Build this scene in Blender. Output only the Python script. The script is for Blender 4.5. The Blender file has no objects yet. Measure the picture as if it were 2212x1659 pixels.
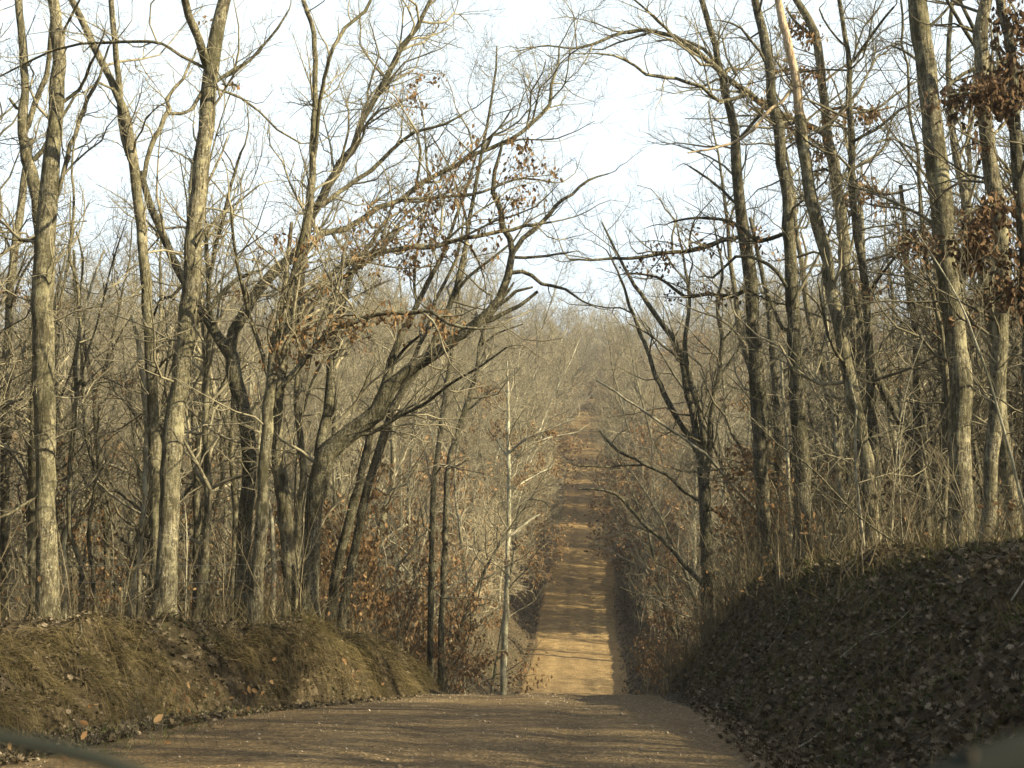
import bpy, math, random
import numpy as np
from mathutils import Vector

R = math.radians
# ------------------------------------------------------------------ camera, sky, sun, exposure
W, H, F = 2212.0, 1659.0, 3000.0            # the pixel frame the layout was measured in
PITCH = math.atan(471.0 / F)
EYE = 1.5
scene = bpy.context.scene
COL = scene.collection
cam_d = bpy.data.cameras.new("camera")
cam = bpy.data.objects.new("camera", cam_d)
COL.objects.link(cam)
cam.location = (0, 0, EYE)
cam.rotation_euler = (R(90) + PITCH, 0, 0)
cam_d.sensor_width = 36.0
cam_d.lens = 36.0 * F / W
cam_d.clip_start = 0.05
cam_d.clip_end = 4000
cam_d.dof.use_dof = True
cam_d.dof.focus_distance = 42
cam_d.dof.aperture_fstop = 6.3
scene.camera = cam

SUN_EL, SUN_AZ = R(28.0), R(116.0)          # azimuth clockwise from +Y (the way the road runs)
world = bpy.data.worlds.new("World")
scene.world = world
world.use_nodes = True
wn = world.node_tree
sky = wn.nodes.new("ShaderNodeTexSky")
sky.sky_type = 'NISHITA'
sky.sun_disc = False
sky.sun_elevation = SUN_EL
sky.sun_rotation = SUN_AZ
sky.air_density = 1.0
sky.dust_density = 5.0
sky.ozone_density = 1.0
bg = wn.nodes["Background"]
bg.inputs[1].default_value = 0.08
# added bright veil over the blue, whitening the sky as if overexposed
_tc = wn.nodes.new("ShaderNodeTexCoord")
_nz = wn.nodes.new("ShaderNodeTexNoise"); _nz.inputs["Scale"].default_value = 2.2; _nz.inputs["Detail"].default_value = 5
wn.links.new(_tc.outputs["Generated"], _nz.inputs["Vector"])
_mr = wn.nodes.new("ShaderNodeMapRange")
for _i, _v in ((1, .32), (2, .6), (3, .84), (4, 1.0)): _mr.inputs[_i].default_value = _v
wn.links.new(_nz.outputs["Fac"], _mr.inputs[0])
_mx = wn.nodes.new("ShaderNodeMix"); _mx.data_type = 'RGBA'
_sx = wn.nodes.new("ShaderNodeSeparateXYZ"); wn.links.new(_tc.outputs["Generated"], _sx.inputs[0])
_el = wn.nodes.new("ShaderNodeMapRange")        # veil made thinner overhead, so less sky light fills the shade
for _i, _v in ((1, .40), (2, .65), (3, 1.0), (4, .10)): _el.inputs[_i].default_value = _v
wn.links.new(_sx.outputs[2], _el.inputs[0])
_mu = wn.nodes.new("ShaderNodeMath"); _mu.operation = 'MULTIPLY'
wn.links.new(_mr.outputs[0], _mu.inputs[0]); wn.links.new(_el.outputs[0], _mu.inputs[1])
wn.links.new(_mu.outputs[0], _mx.inputs[0]); wn.links.new(sky.outputs[0], _mx.inputs[6]); _mx.inputs[7].default_value = (5.2, 6.0, 6.5, 1)
wn.links.new(_mx.outputs[2], bg.inputs[0])
sl = bpy.data.lights.new("sun", 'SUN')
sl.energy = 5.0
sl.angle = R(0.5)
sl.color = (1.0, 0.85, 0.56)
sun = bpy.data.objects.new("sun", sl)
COL.objects.link(sun)
sv = Vector((math.cos(SUN_EL) * math.sin(SUN_AZ), math.cos(SUN_EL) * math.cos(SUN_AZ), math.sin(SUN_EL)))
sun.rotation_euler = sv.to_track_quat('Z', 'Y').to_euler()
sun.location = (60, -30, 60)
vs = scene.view_settings
vs.view_transform = 'Standard'
vs.look = 'None'
vs.gamma = 1
vs.exposure = 1.42

# ------------------------------------------------------------------ small helpers
CP, SP = math.cos(PITCH), math.sin(PITCH)
def at(u, v, d):
    """world point seen at pixel (u, v) of the measured frame, d metres ahead"""
    a, b = (u - W / 2) / F, (H / 2 - v) / F
    y, z = CP - b * SP, SP + b * CP
    s = d / y
    return (a * s, d, EYE + z * s)

def smooth_table(tab, sig):
    xs = np.arange(-60, 1700, 0.5)
    t = np.array(tab, float)
    ys = np.interp(xs, t[:, 0], t[:, 1])
    k = np.exp(-0.5 * (np.arange(-30, 31) * 0.5 / sig) ** 2)
    k /= k.sum()
    return xs, np.convolve(np.pad(ys, 30, mode='edge'), k, mode='valid')

T_ROAD = smooth_table([(-60,-1.5),(0,-1.5),(12,-1.47),(16,-1.5),(20,-1.55),(24,-1.66),(28,-1.79),(31,-1.93),(34,-2.4),(40,-3.9),(48,-5.6),(56,-6.5),(65,-6.4),
    (82,-4.9),(112,-.3),(139,5.7),(174,13.9),(242,31.7),(300,43.5),(339,49.5),(380,53.5),(430,54),(1700,54)], 1.2)
T_LEFT = smooth_table([(-60,-.3),(10,-.42),(22,-.42),(28,-.55),(33,-.85),(38,-1.5),(50,-4.0),(60,-5.0),(70,-4.4),(82,-3.0),(112,2.2),(139,7.9),
    (174,15.0),(242,32.4),(339,50),(400,53.6),(1700,54)], 1.8)
T_RIGHT = smooth_table([(-60,1.0),(10,.5),(16,.58),(21,.68),(31,.8),(38,.0),(48,-1.8),(58,-3.6),(70,-3.8),(82,-2.4),(112,2.6),(139,8.3),
    (174,15.6),(242,33),(339,50.3),(400,53.6),(1700,54)], 1.8)
def tab(t, d): return np.interp(d, t[0], t[1])

def center(d):
    d = np.asarray(d, float)
    return np.where(d < 400, -1.3 + .06 * d, 22.7 + .06 * (d - 400))
def edge_l(d): return np.interp(d, [-60, 13, 18, 22, 25, 30, 40, 55, 90, 140, 1700], [5.6, 5.9, 5.5, 4.6, 3.1, 1.95, 2.5, 3.5, 3.2, 2.6, 2.5])   # foot of the left bank
def road_l(d): return np.interp(d, [-60, 13, 18, 22, 25, 30, 40, 55, 90, 140, 1700], [4.4, 4.6, 4.3, 3.7, 2.7, 1.9, 2.4, 3.3, 3.05, 2.6, 2.5])   # edge of the gravel
def edge_r(d): return np.interp(d, [-60, 12, 18, 24, 30, 40, 60, 90, 140, 1700], [3.3, 3.3, 3.1, 2.7, 2.45, 2.6, 2.95, 2.9, 2.6, 2.5])

_rs = np.random.RandomState(7)
_LAT = _rs.rand(256, 256)
def vnoise(x, y, s):
    x = np.asarray(x, float) / s + 1000.3; y = np.asarray(y, float) / s + 1000.7
    xi, yi = np.floor(x).astype(int), np.floor(y).astype(int)
    fx, fy = x - xi, y - yi
    fx = fx * fx * (3 - 2 * fx); fy = fy * fy * (3 - 2 * fy)
    g = lambda i, j: _LAT[i % 256, j % 256]
    return (g(xi, yi) * (1 - fx) * (1 - fy) + g(xi + 1, yi) * fx * (1 - fy) + g(xi, yi + 1) * (1 - fx) * fy + g(xi + 1, yi + 1) * fx * fy) * 2 - 1

def road_z(d, u):
    z = tab(T_ROAD, d) + EYE
    z = z - 0.012 * np.abs(u) + .012 * vnoise(u, d, 1.7) + .02 * vnoise(u, d, 6)
    rut = np.exp(-((np.abs(np.asarray(u) - .2) - .85) / .3) ** 2) * .03
    return z - rut

def terrain(d, u):
    """height at distance d and offset u from the middle of the road (vectorised)"""
    d = np.asarray(d, float); u = np.asarray(u, float)
    zr = road_z(d, np.clip(u, -6.2, 3.3))
    left = u < 0
    e = np.where(left, edge_l(d), edge_r(d))
    Wd = np.where(left, np.interp(d, [-60, 28, 36, 60, 100, 1700], [1.35, 1.3, 2.5, 3, 3.2, 5]) * (1 + .45 * vnoise(d, u * 0, 1.9)),
                  np.interp(d, [-60, 20, 30, 40, 60, 1700], [2.9, 2.6, 2.5, 3.2, 3.0, 4]) * (1 + .12 * vnoise(d, u * 0 + 9, 3)))
    a = np.abs(u) - e
    t = np.clip((a - .25) / Wd, 0, 1)
    t = np.where(left & (d < 32), t ** .8, t * t * (3 - 2 * t) * .35 + t * .65)
    P = np.where(left, tab(T_LEFT, d), tab(T_RIGHT, d)) + EYE
    far = np.clip((d - 90) / 60, 0, 1)
    P = P + np.where(left, -.02 * np.clip(-u - 8, 0, 30) * (1 - far), .045 * np.clip(u - 6, 0, 9) * (1 - far))
    P = P + far * .035 * np.clip(np.abs(u) - 10, 0, 80)
    amp = np.clip((np.abs(u) - 4) / 8, 0, 1)
    P = P + amp * (.25 * vnoise(u, d, 5) + .9 * vnoise(u, d, 24) * np.clip((d - 40) / 40, 0, 1)) + .06 * vnoise(u, d, .9)
    P = P + np.where(left & (d < 36), np.clip(1.5 - np.abs(np.abs(u) - e - 1.2), 0, 1) * (.16 * vnoise(d, u * .4, 1.7) + .1 * vnoise(d, u * .4, .6)), 0)
    ditch = np.exp(-((a - .2) / .28) ** 2) * -.09
    rough = np.clip(a / .5, 0, 1) * (.09 * vnoise(u, d, .4) + .11 * vnoise(u * 1.3, d, 1.0) + np.where(left & (d < 34), .07 * vnoise(u, d, .24), 0))
    bulge = np.where(left & (d < 32), np.sin(np.clip(t, 0, 1) * math.pi) * (.1 + .3 * vnoise(d, u * .3, 1.2) + .16 * vnoise(d, u * .3, .5)), 0)
    z = zr + (P - zr) * t + ditch + rough + bulge
    return np.where(a <= 0, zr - .05, z - .05 * np.exp(-a * 12))

def gz(x, y):
    return float(terrain(y, x - center(y)))
def gzv(x, y):
    return terrain(y, x - center(y))

def tag(o, label=None, cat=None, group=None, kind=None):
    if label: o["label"] = label
    if cat: o["category"] = cat
    if group: o["group"] = group
    if kind: o["kind"] = kind
    return o

def mesh_obj(name, verts, faces, mats, parent=None, smooth=True, matidx=None, loc=None):
    """faces: list of int arrays (N,3) or (N,4)"""
    me = bpy.data.meshes.new(name)
    verts = np.asarray(verts, np.float32)
    me.vertices.add(len(verts)); me.vertices.foreach_set("co", verts.ravel())
    loops = np.concatenate([f.ravel() for f in faces]).astype(np.int32)
    tot = np.concatenate([np.full(len(f), f.shape[1]) for f in faces]).astype(np.int32)
    start = np.concatenate([[0], np.cumsum(tot)[:-1]]).astype(np.int32)
    me.loops.add(len(loops)); me.loops.foreach_set("vertex_index", loops)
    me.polygons.add(len(tot)); me.polygons.foreach_set("loop_start", start)
    try: me.polygons.foreach_set("loop_total", tot)
    except Exception: pass
    if smooth: me.polygons.foreach_set("use_smooth", np.ones(len(tot), bool))
    if matidx is not None: me.polygons.foreach_set("material_index", np.asarray(matidx, np.int32))
    for m in (mats if isinstance(mats, (list, tuple)) else [mats]): me.materials.append(m)
    me.update(calc_edges=True)
    o = bpy.data.objects.new(name, me)
    COL.objects.link(o)
    if parent: o.parent = parent
    if loc is not None: o.location = loc
    return o

def empty(name, loc):
    o = bpy.data.objects.new(name, None)
    o.empty_display_size = .3
    COL.objects.link(o); o.location = loc
    return o

def sides_for(r): return 12 if r > .11 else 8 if r > .05 else 6 if r > .025 else 4 if r > .011 else 3
def tubes(polys):
    """polys: list of (pts, radii). Returns verts, faces of all tubes."""
    groups = {}
    for pts, rad in polys:
        groups.setdefault((len(pts), sides_for(max(rad))), []).append((pts, rad))
    V, Fc, off = [], [], 0
    for (n, k), L in groups.items():
        P = np.array([p for p, _ in L], float); Rr = np.array([r for _, r in L], float)
        T = np.empty_like(P)
        T[:, 1:-1] = P[:, 2:] - P[:, :-2]; T[:, 0] = P[:, 1] - P[:, 0]; T[:, -1] = P[:, -1] - P[:, -2]
        T /= np.linalg.norm(T, axis=2, keepdims=True) + 1e-9
        mean = np.abs(P[:, -1] - P[:, 0])
        ref = np.zeros((len(P), 3)); ref[np.arange(len(P)), np.argmin(mean, 1)] = 1
        U = np.cross(T, ref[:, None, :]); U /= np.linalg.norm(U, axis=2, keepdims=True) + 1e-9
        Vv = np.cross(T, U)
        ang = np.arange(k) * 2 * math.pi / k
        c, s = np.cos(ang), np.sin(ang)
        ring = P[:, :, None, :] + Rr[:, :, None, None] * (U[:, :, None, :] * c[None, None, :, None] + Vv[:, :, None, :] * s[None, None, :, None])
        m = len(P)
        V.append(ring.reshape(-1, 3))
        i = np.arange(n - 1)[:, None] * k; j = np.arange(k)[None, :]; j2 = (j + 1) % k
        q = np.stack([i + j, i + j2, i + k + j2, i + k + j], -1).reshape(-1, 4)
        q = (q[None] + (np.arange(m) * n * k)[:, None, None]).reshape(-1, 4) + off
        Fc.append(q)
        off += m * n * k
    return np.concatenate(V), [np.concatenate(Fc)]

def norm(v):
    l = math.sqrt(v[0] * v[0] + v[1] * v[1] + v[2] * v[2]) or 1.0
    return (v[0] / l, v[1] / l, v[2] / l)
def turned(d, ang, rng):
    """a unit direction at angle ang from d, random azimuth"""
    a = (rng.gauss(0, 1), rng.gauss(0, 1), rng.gauss(0, 1))
    k = a[0] * d[0] + a[1] * d[1] + a[2] * d[2]
    a = norm((a[0] - k * d[0], a[1] - k * d[1], a[2] - k * d[2]))
    c, s = math.cos(ang), math.sin(ang)
    return (d[0] * c + a[0] * s, d[1] * c + a[1] * s, d[2] * c + a[2] * s)

NSEG = {0: 3, 1: 4, 2: 6, 3: 8, 4: 10}
class Out:
    def __init__(s): s.p = []; s.leaf = []
def grow(out, p, d, L, r, lvl, rng, dens=(0, 5.0, 3.2, 2.0), up=.1, wig=.3, rmin=.0035, leaf=0.0):
    n = NSEG[lvl]
    pts, rad = [p], [r]
    st = L / n
    for i in range(n):
        w = wig
        d = norm((d[0] + rng.gauss(0, w), d[1] + rng.gauss(0, w), d[2] + rng.gauss(0, w) + up * .6))
        p = (p[0] + d[0] * st, p[1] + d[1] * st, p[2] + d[2] * st)
        pts.append(p); rad.append(max(rmin * .7, r * (1 - .75 * (i + 1) / n)))
    out.p.append((pts, rad))
    if 0 < leaf < 1 and lvl <= 2: leaf = 1.0 if rng.random() < leaf else 0.0     # leaves stay on whole twigs, in bunches
    if leaf >= 1 and lvl <= 1:
        for q in pts[1:]:
            if rng.random() < .5: out.leaf.append(q)
    if lvl > 0: side(out, pts, rad, L, lvl, rng, dens, up, wig, rmin, leaf, .15)
def side(out, pts, rad, L, lvl, rng, dens, up, wig, rmin, leaf, t0, lenf=1.0, maxL=9):
    cnt = L * dens[lvl] * rng.uniform(.8, 1.2)
    cnt = int(cnt) + (rng.random() < cnt % 1)
    n = len(pts) - 1
    for _ in range(cnt):
        t = rng.uniform(t0, .98)
        f = t * n; i = min(int(f), n - 1); g = f - i
        a, b = pts[i], pts[i + 1]
        q = (a[0] + (b[0] - a[0]) * g, a[1] + (b[1] - a[1]) * g, a[2] + (b[2] - a[2]) * g)
        dd = norm((b[0] - a[0], b[1] - a[1], b[2] - a[2]))
        nd = turned(dd, R(rng.uniform(28, 68)), rng)
        nd = norm((nd[0], nd[1], nd[2] + up))
        rr = (rad[i] * (1 - g) + rad[i + 1] * g)
        l2 = min(maxL, L * rng.uniform(.3, .6) * (1.1 - .5 * t) * lenf)
        l2 = max(l2, .14)
        grow(out, q, nd, l2, max(rmin, min(rr * .6, l2 * .013)), lvl - 1, rng, dens, up, wig, rmin, leaf)

def resample(pts, rad, step, rng, jit=.0):
    """Catmull-Rom through traced points"""
    P = [Vector(p) for p in pts]
    P2 = [P[0] * 2 - P[1]] + P + [P[-1] * 2 - P[-2]]
    o, r = [], []
    for i in range(len(P) - 1):
        a, b, c, d = P2[i:i + 4]
        n = max(1, int(round((c - b).length / step)))
        for k in range(n):
            t = k / n
            q = .5 * ((2 * b) + (c - a) * t + (2 * a - 5 * b + 4 * c - d) * t * t + (3 * b - a - 3 * c + d) * t ** 3)
            rr = rad[i] * (1 - t) + rad[i + 1] * t
            j = min(jit, rr * .25)
            o.append((q.x + rng.gauss(0, j), q.y + rng.gauss(0, j), q.z + rng.gauss(0, j)))
            r.append(rr * (1 + rng.gauss(0, .035)))
    o.append(tuple(P[-1])); r.append(rad[-1])
    return o, r

# ------------------------------------------------------------------ materials
def new_mat(name):
    m = bpy.data.materials.new(name); m.use_nodes = True
    nt = m.node_tree
    b = nt.nodes["Principled BSDF"]
    b.inputs["Roughness"].default_value = .9
    b.inputs["Specular IOR Level"].default_value = .15
    return m, nt, b
def ramp(nt, stops, fac):
    n = nt.nodes.new("ShaderNodeValToRGB")
    e = n.color_ramp.elements
    e[0].position, e[0].color = stops[0][0], (*stops[0][1], 1)
    e[1].position, e[1].color = stops[-1][0], (*stops[-1][1], 1)
    for p, c in stops[1:-1]:
        x = e.new(p); x.color = (*c, 1)
    if fac is not None: nt.links.new(fac, n.inputs[0])
    return n.outputs[0]
def noise(nt, vec, scale, detail=4, rough=.55):
    n = nt.nodes.new("ShaderNodeTexNoise")
    n.inputs["Scale"].default_value = scale; n.inputs["Detail"].default_value = detail; n.inputs["Roughness"].default_value = rough
    if vec: nt.links.new(vec, n.inputs["Vector"])
    return n.outputs["Fac"]
def mapping(nt, vec, sc):
    n = nt.nodes.new("ShaderNodeMapping"); n.inputs["Scale"].default_value = sc
    nt.links.new(vec, n.inputs["Vector"]); return n.outputs[0]
def mix(nt, fac, a, b, mode='MIX'):
    n = nt.nodes.new("ShaderNodeMix"); n.data_type = 'RGBA'; n.blend_type = mode
    for inp, v in ((n.inputs[0], fac), (n.inputs[6], a), (n.inputs[7], b)):
        if hasattr(v, "is_output") or hasattr(v, "links"): nt.links.new(v, inp)
        elif isinstance(v, (int, float)): inp.default_value = v
        else: inp.default_value = (*v, 1)
    return n.outputs[2]
def bump(nt, h, dist, strength, bsdf):
    n = nt.nodes.new("ShaderNodeBump"); n.inputs["Distance"].default_value = dist; n.inputs["Strength"].default_value = strength
    nt.links.new(h, n.inputs["Height"]); nt.links.new(n.outputs[0], bsdf.inputs["Normal"])
def coord(nt): return nt.nodes.new("ShaderNodeTexCoord").outputs["Object"]
def geo_pos(nt): return nt.nodes.new("ShaderNodeNewGeometry").outputs["Position"]

def bark(name, dark, mid, light, lichen=.45):
    m, nt, b = new_mat(name)
    c = coord(nt)
    v = mapping(nt, c, (1, 1, .16))
    f1 = noise(nt, v, 26, 5, .65)
    col = ramp(nt, [(.36, dark), (.5, mid), (.64, light)], f1)
    f2 = noise(nt, c, 2.3, 5, .6)
    pale = ramp(nt, [(lichen + .1, (0, 0, 0)), (lichen + .2, (1, 1, 1))], f2)
    fine = noise(nt, c, 30, 3, .7)
    sp = ramp(nt, [(.56, (0, 0, 0)), (.64, (1, 1, 1))], fine)
    col = mix(nt, pale, col, (light[0] * 1.15, light[1] * 1.2, light[2] * 1.12))
    col = mix(nt, mix(nt, 1.0, sp, (.55, .55, .55), 'MULTIPLY'), col, (.46, .47, .40))
    sp2 = ramp(nt, [(.57, (0, 0, 0)), (.63, (.75, .75, .75))], noise(nt, c, 11, 3, .6))
    col = mix(nt, sp2, col, (light[0] * 1.25, light[1] * 1.25, light[2] * 1.15))
    dk = ramp(nt, [(.50, (0, 0, 0)), (.62, (.85, .85, .85))], noise(nt, mapping(nt, c, (1, 1, .4)), 6, 4, .65))
    col = mix(nt, dk, col, (dark[0] * 1.3, dark[1] * 1.3, dark[2] * 1.2))
    f3 = noise(nt, c, .8, 3)
    col = mix(nt, ramp(nt, [(.42, (0, 0, 0)), (.7, (.7, .7, .7))], f3), col, (mid[0] * .5, mid[1] * .56, mid[2] * .44))
    nt.links.new(col, b.inputs["Base Color"])
    bump(nt, f1, .03, .9, b)
    return m
BARK = bark("bark_grey_tan", (.035, .03, .02), (.12, .106, .068), (.25, .225, .15))
BARK_DARK = bark("bark_dark", (.022, .02, .013), (.075, .067, .043), (.17, .155, .105), .52)
BARK_PALE = bark("bark_pale", (.13, .115, .08), (.28, .255, .185), (.42, .39, .30), .4)
BARK_BARE = bark("wood_bare", (.30, .22, .14), (.46, .35, .24), (.58, .47, .34), .7)
def plain_bark(name, a, bcol):
    m, nt, b = new_mat(name)
    f = noise(nt, coord(nt), 3.0, 4, .7)
    nt.links.new(ramp(nt, [(.35, a), (.65, bcol)], f), b.inputs["Base Color"])
    return m
TWIG = plain_bark("twig_bark", (.15, .135, .088), (.32, .29, .20))  # lighter twig bark, with sunlight on the upper branches put into its colour
TWIG_DARK = plain_bark("twig_bark_dark", (.07, .064, .042), (.19, .172, .118))  # darker twig bark, also putting the shade of the wood into the colour
TWIG_FAR = plain_bark("twig_bark_far", (.115, .10, .062), (.31, .275, .18))
STEM_PALE = plain_bark("weed_stem", (.10, .085, .05), (.25, .21, .135))

def leaf_mat(name, cols, transl=.3):
    m, nt, b = new_mat(name)
    g = nt.nodes.new("ShaderNodeNewGeometry")
    c = ramp(nt, [(i / max(1, len(cols) - 1), k) for i, k in enumerate(cols)], g.outputs["Random Per Island"])
    nt.links.new(c, b.inputs["Base Color"])
    t = nt.nodes.new("ShaderNodeBsdfTranslucent"); nt.links.new(c, t.inputs[0])
    ms = nt.nodes.new("ShaderNodeMixShader"); ms.inputs[0].default_value = transl
    nt.links.new(b.outputs[0], ms.inputs[1]); nt.links.new(t.outputs[0], ms.inputs[2])
    nt.links.new(ms.outputs[0], nt.nodes["Material Output"].inputs[0])
    return m
LEAF = leaf_mat("withered_leaf", [(.15, .088, .042), (.27, .165, .08), (.20, .125, .062), (.38, .255, .13), (.10, .062, .032)])
LEAF_SHADED = leaf_mat("withered_leaf_shaded", [(.06, .04, .024), (.13, .082, .045), (.09, .058, .034), (.19, .125, .07), (.045, .032, .02)], .15)  # same leaves on right-hand trees, with their shade put into the colour
LITTER = leaf_mat("fallen_leaf", [(.045, .038, .022), (.125, .10, .062), (.07, .058, .034), (.28, .23, .16), (.05, .044, .025), (.165, .132, .082)], .12)
GRASS = leaf_mat("dry_grass_blade", [(.065, .055, .022), (.15, .12, .055), (.09, .076, .032), (.27, .21, .11), (.055, .056, .02)], .25)
GREEN = leaf_mat("green_grass_blade", [(.045, .07, .018), (.09, .12, .03), (.06, .075, .02), (.14, .13, .045)], .25)

def ground_material():
    m, nt, b = new_mat("leaf_litter_ground")
    c = coord(nt)
    vo = nt.nodes.new("ShaderNodeTexVoronoi"); vo.inputs["Scale"].default_value = 9
    wob = nt.nodes.new("ShaderNodeTexNoise"); wob.inputs["Scale"].default_value = 14
    nt.links.new(c, wob.inputs["Vector"])
    va = nt.nodes.new("ShaderNodeVectorMath"); va.operation = 'MULTIPLY_ADD'
    nt.links.new(wob.outputs["Color"], va.inputs[0]); va.inputs[1].default_value = (.12, .12, .12); nt.links.new(c, va.inputs[2])
    nt.links.new(va.outputs[0], vo.inputs["Vector"])
    sep = nt.nodes.new("ShaderNodeSeparateColor"); nt.links.new(vo.outputs["Color"], sep.inputs[0])
    leafc = ramp(nt, [(0, (.022, .017, .009)), (.3, (.05, .039, .022)), (.6, (.085, .066, .038)), (.8, (.04, .031, .018)), (1, (.14, .112, .07))], sep.outputs[0])
    f = noise(nt, c, .55, 5, .6)
    soil = ramp(nt, [(.4, (.03, .027, .015)), (.6, (.07, .06, .033))], noise(nt, c, 6, 5, .7))
    col = mix(nt, ramp(nt, [(.52, (0, 0, 0)), (.66, (.6, .6, .6))], f), leafc, soil)
    gr = noise(nt, c, 1.1, 4, .6)
    col = mix(nt, ramp(nt, [(.60, (0, 0, 0)), (.72, (.5, .5, .5))], gr), col, (.04, .05, .016))
    p = geo_pos(nt); s = nt.nodes.new("ShaderNodeSeparateXYZ"); nt.links.new(p, s.inputs[0])
    o1 = nt.nodes.new("ShaderNodeMath"); o1.operation = 'MULTIPLY_ADD'; nt.links.new(s.outputs[1], o1.inputs[0]); o1.inputs[1].default_value = -.06; o1.inputs[2].default_value = 1.3
    o2 = nt.nodes.new("ShaderNodeMath"); o2.operation = 'ADD'; nt.links.new(s.outputs[0], o2.inputs[0]); nt.links.new(o1.outputs[0], o2.inputs[1])
    o3 = nt.nodes.new("ShaderNodeMath"); o3.operation = 'ABSOLUTE'; nt.links.new(o2.outputs[0], o3.inputs[0])
    o4 = nt.nodes.new("ShaderNodeMath"); o4.operation = 'MULTIPLY_ADD'; nt.links.new(noise(nt, c, 1.4, 5, .7), o4.inputs[0]); o4.inputs[1].default_value = 3.2; nt.links.new(o3.outputs[0], o4.inputs[2])
    mr = nt.nodes.new("ShaderNodeMapRange"); mr.inputs[1].default_value = 4.3; mr.inputs[2].default_value = 5.1; mr.inputs[3].default_value = .85; mr.inputs[4].default_value = 0
    nt.links.new(o4.outputs[0], mr.inputs[0])
    yr = nt.nodes.new("ShaderNodeMapRange"); yr.inputs[1].default_value = 28; yr.inputs[2].default_value = 44; yr.inputs[3].default_value = .03; yr.inputs[4].default_value = 1
    nt.links.new(s.outputs[1], yr.inputs[0])
    ym = nt.nodes.new("ShaderNodeMath"); ym.operation = 'MULTIPLY'; nt.links.new(mr.outputs[0], ym.inputs[0]); nt.links.new(yr.outputs[0], ym.inputs[1])
    col = mix(nt, ym.outputs[0], col, ramp(nt, [(.35, (.13, .095, .05)), (.65, (.27, .20, .11))], noise(nt, c, 4, 6, .7)))
    nt.links.new(col, b.inputs["Base Color"])
    bump(nt, vo.outputs["Distance"], .05, .8, b)
    return m
def road_material():
    m, nt, b = new_mat("gravel_road")
    p = geo_pos(nt)
    s = nt.nodes.new("ShaderNodeSeparateXYZ"); nt.links.new(p, s.inputs[0])
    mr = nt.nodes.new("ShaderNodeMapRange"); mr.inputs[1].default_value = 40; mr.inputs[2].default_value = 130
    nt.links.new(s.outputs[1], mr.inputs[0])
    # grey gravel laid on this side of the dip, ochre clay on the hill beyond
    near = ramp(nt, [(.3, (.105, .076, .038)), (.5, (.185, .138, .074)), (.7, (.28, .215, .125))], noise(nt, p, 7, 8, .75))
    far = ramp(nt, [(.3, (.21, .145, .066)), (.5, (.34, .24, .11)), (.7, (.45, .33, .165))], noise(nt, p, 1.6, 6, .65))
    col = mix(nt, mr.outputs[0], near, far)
    vo = nt.nodes.new("ShaderNodeTexVoronoi"); vo.inputs["Scale"].default_value = 34
    nt.links.new(p, vo.inputs["Vector"])
    sep = nt.nodes.new("ShaderNodeSeparateColor"); nt.links.new(vo.outputs["Color"], sep.inputs[0])
    st = ramp(nt, [(.0, (.35, .35, .35)), (.8, (1.0, 1.0, 1.0)), (.93, (1.25, 1.2, 1.1)), (1, (2.1, 1.95, 1.7))], sep.outputs[0])
    col = mix(nt, .8, col, st, 'MULTIPLY')
    off = nt.nodes.new("ShaderNodeMath"); off.operation = 'MULTIPLY_ADD'; nt.links.new(s.outputs[1], off.inputs[0]); off.inputs[1].default_value = -.06; off.inputs[2].default_value = 1.1
    uu = nt.nodes.new("ShaderNodeMath"); uu.operation = 'ADD'; nt.links.new(s.outputs[0], uu.inputs[0]); nt.links.new(off.outputs[0], uu.inputs[1])
    wv = nt.nodes.new("ShaderNodeMath"); wv.operation = 'MULTIPLY_ADD'; nt.links.new(noise(nt, mapping(nt, p, (1, .12, 1)), 1.2, 3), wv.inputs[0]); wv.inputs[1].default_value = .5; nt.links.new(uu.outputs[0], wv.inputs[2])
    ab = nt.nodes.new("ShaderNodeMath"); ab.operation = 'ABSOLUTE'; nt.links.new(wv.outputs[0], ab.inputs[0])
    tr = ramp(nt, [(.14, (1.12, 1.1, 1.08)), (.26, (.80, .80, .80)), (.36, (.84, .84, .84)), (.46, (1.12, 1.12, 1.1)), (.75, (.92, .9, .86))], None)
    dv = nt.nodes.new("ShaderNodeMath"); dv.operation = 'MULTIPLY'; dv.inputs[1].default_value = .33; nt.links.new(ab.outputs[0], dv.inputs[0]); nt.links.new(dv.outputs[0], tr.node.inputs[0])
    col = mix(nt, .75, col, tr, 'MULTIPLY')
    big = noise(nt, mapping(nt, p, (1, .25, 1)), .9, 4, .55)
    col = mix(nt, .5, col, ramp(nt, [(.35, (.72, .7, .68)), (.6, (1.1, 1.1, 1.08))], big), 'MULTIPLY')
    nt.links.new(col, b.inputs["Base Color"])
    bump(nt, vo.outputs["Distance"], .02, .6, b)
    return m
GROUND = ground_material(); ROAD = road_material()

# ------------------------------------------------------------------ the ground and the road
def axis(parts):
    out = []
    for a, b, s in parts: out += list(np.arange(a, b, s))
    return np.array(out + [parts[-1][1]])
ds = axis([(-40, 8, 2), (8, 26, .14), (26, 50, .35), (50, 130, 1), (130, 420, 2.5), (420, 1600, 60)])
us = axis([(-700, -80, 40), (-80, -20, 3), (-20, -7, .5), (-7, -2.4, .11), (-2.4, 2.4, .6), (2.4, 10, .14), (10, 22, .6), (22, 80, 3), (80, 700, 40)])
def sheet(name, ds, us, zf, mat):
    D, U = np.meshgrid(ds, us, indexing='ij')
    X = center(D) + U; Z = zf(D, U)
    V = np.stack([X, D, Z], -1).reshape(-1, 3)
    n, k = D.shape
    i = np.arange(n - 1)[:, None] * k + np.arange(k - 1)[None]
    q = np.stack([i, i + 1, i + k + 1, i + k], -1).reshape(-1, 4)
    return mesh_obj(name, V, [q], mat)
tag(sheet("ground", ds, us, terrain, GROUND), "leaf strewn forest floor and road banks", kind="structure")
dr = axis([(-40, 8, 1), (8, 36, .14), (36, 60, .4), (60, 344, 1.5)])
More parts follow.
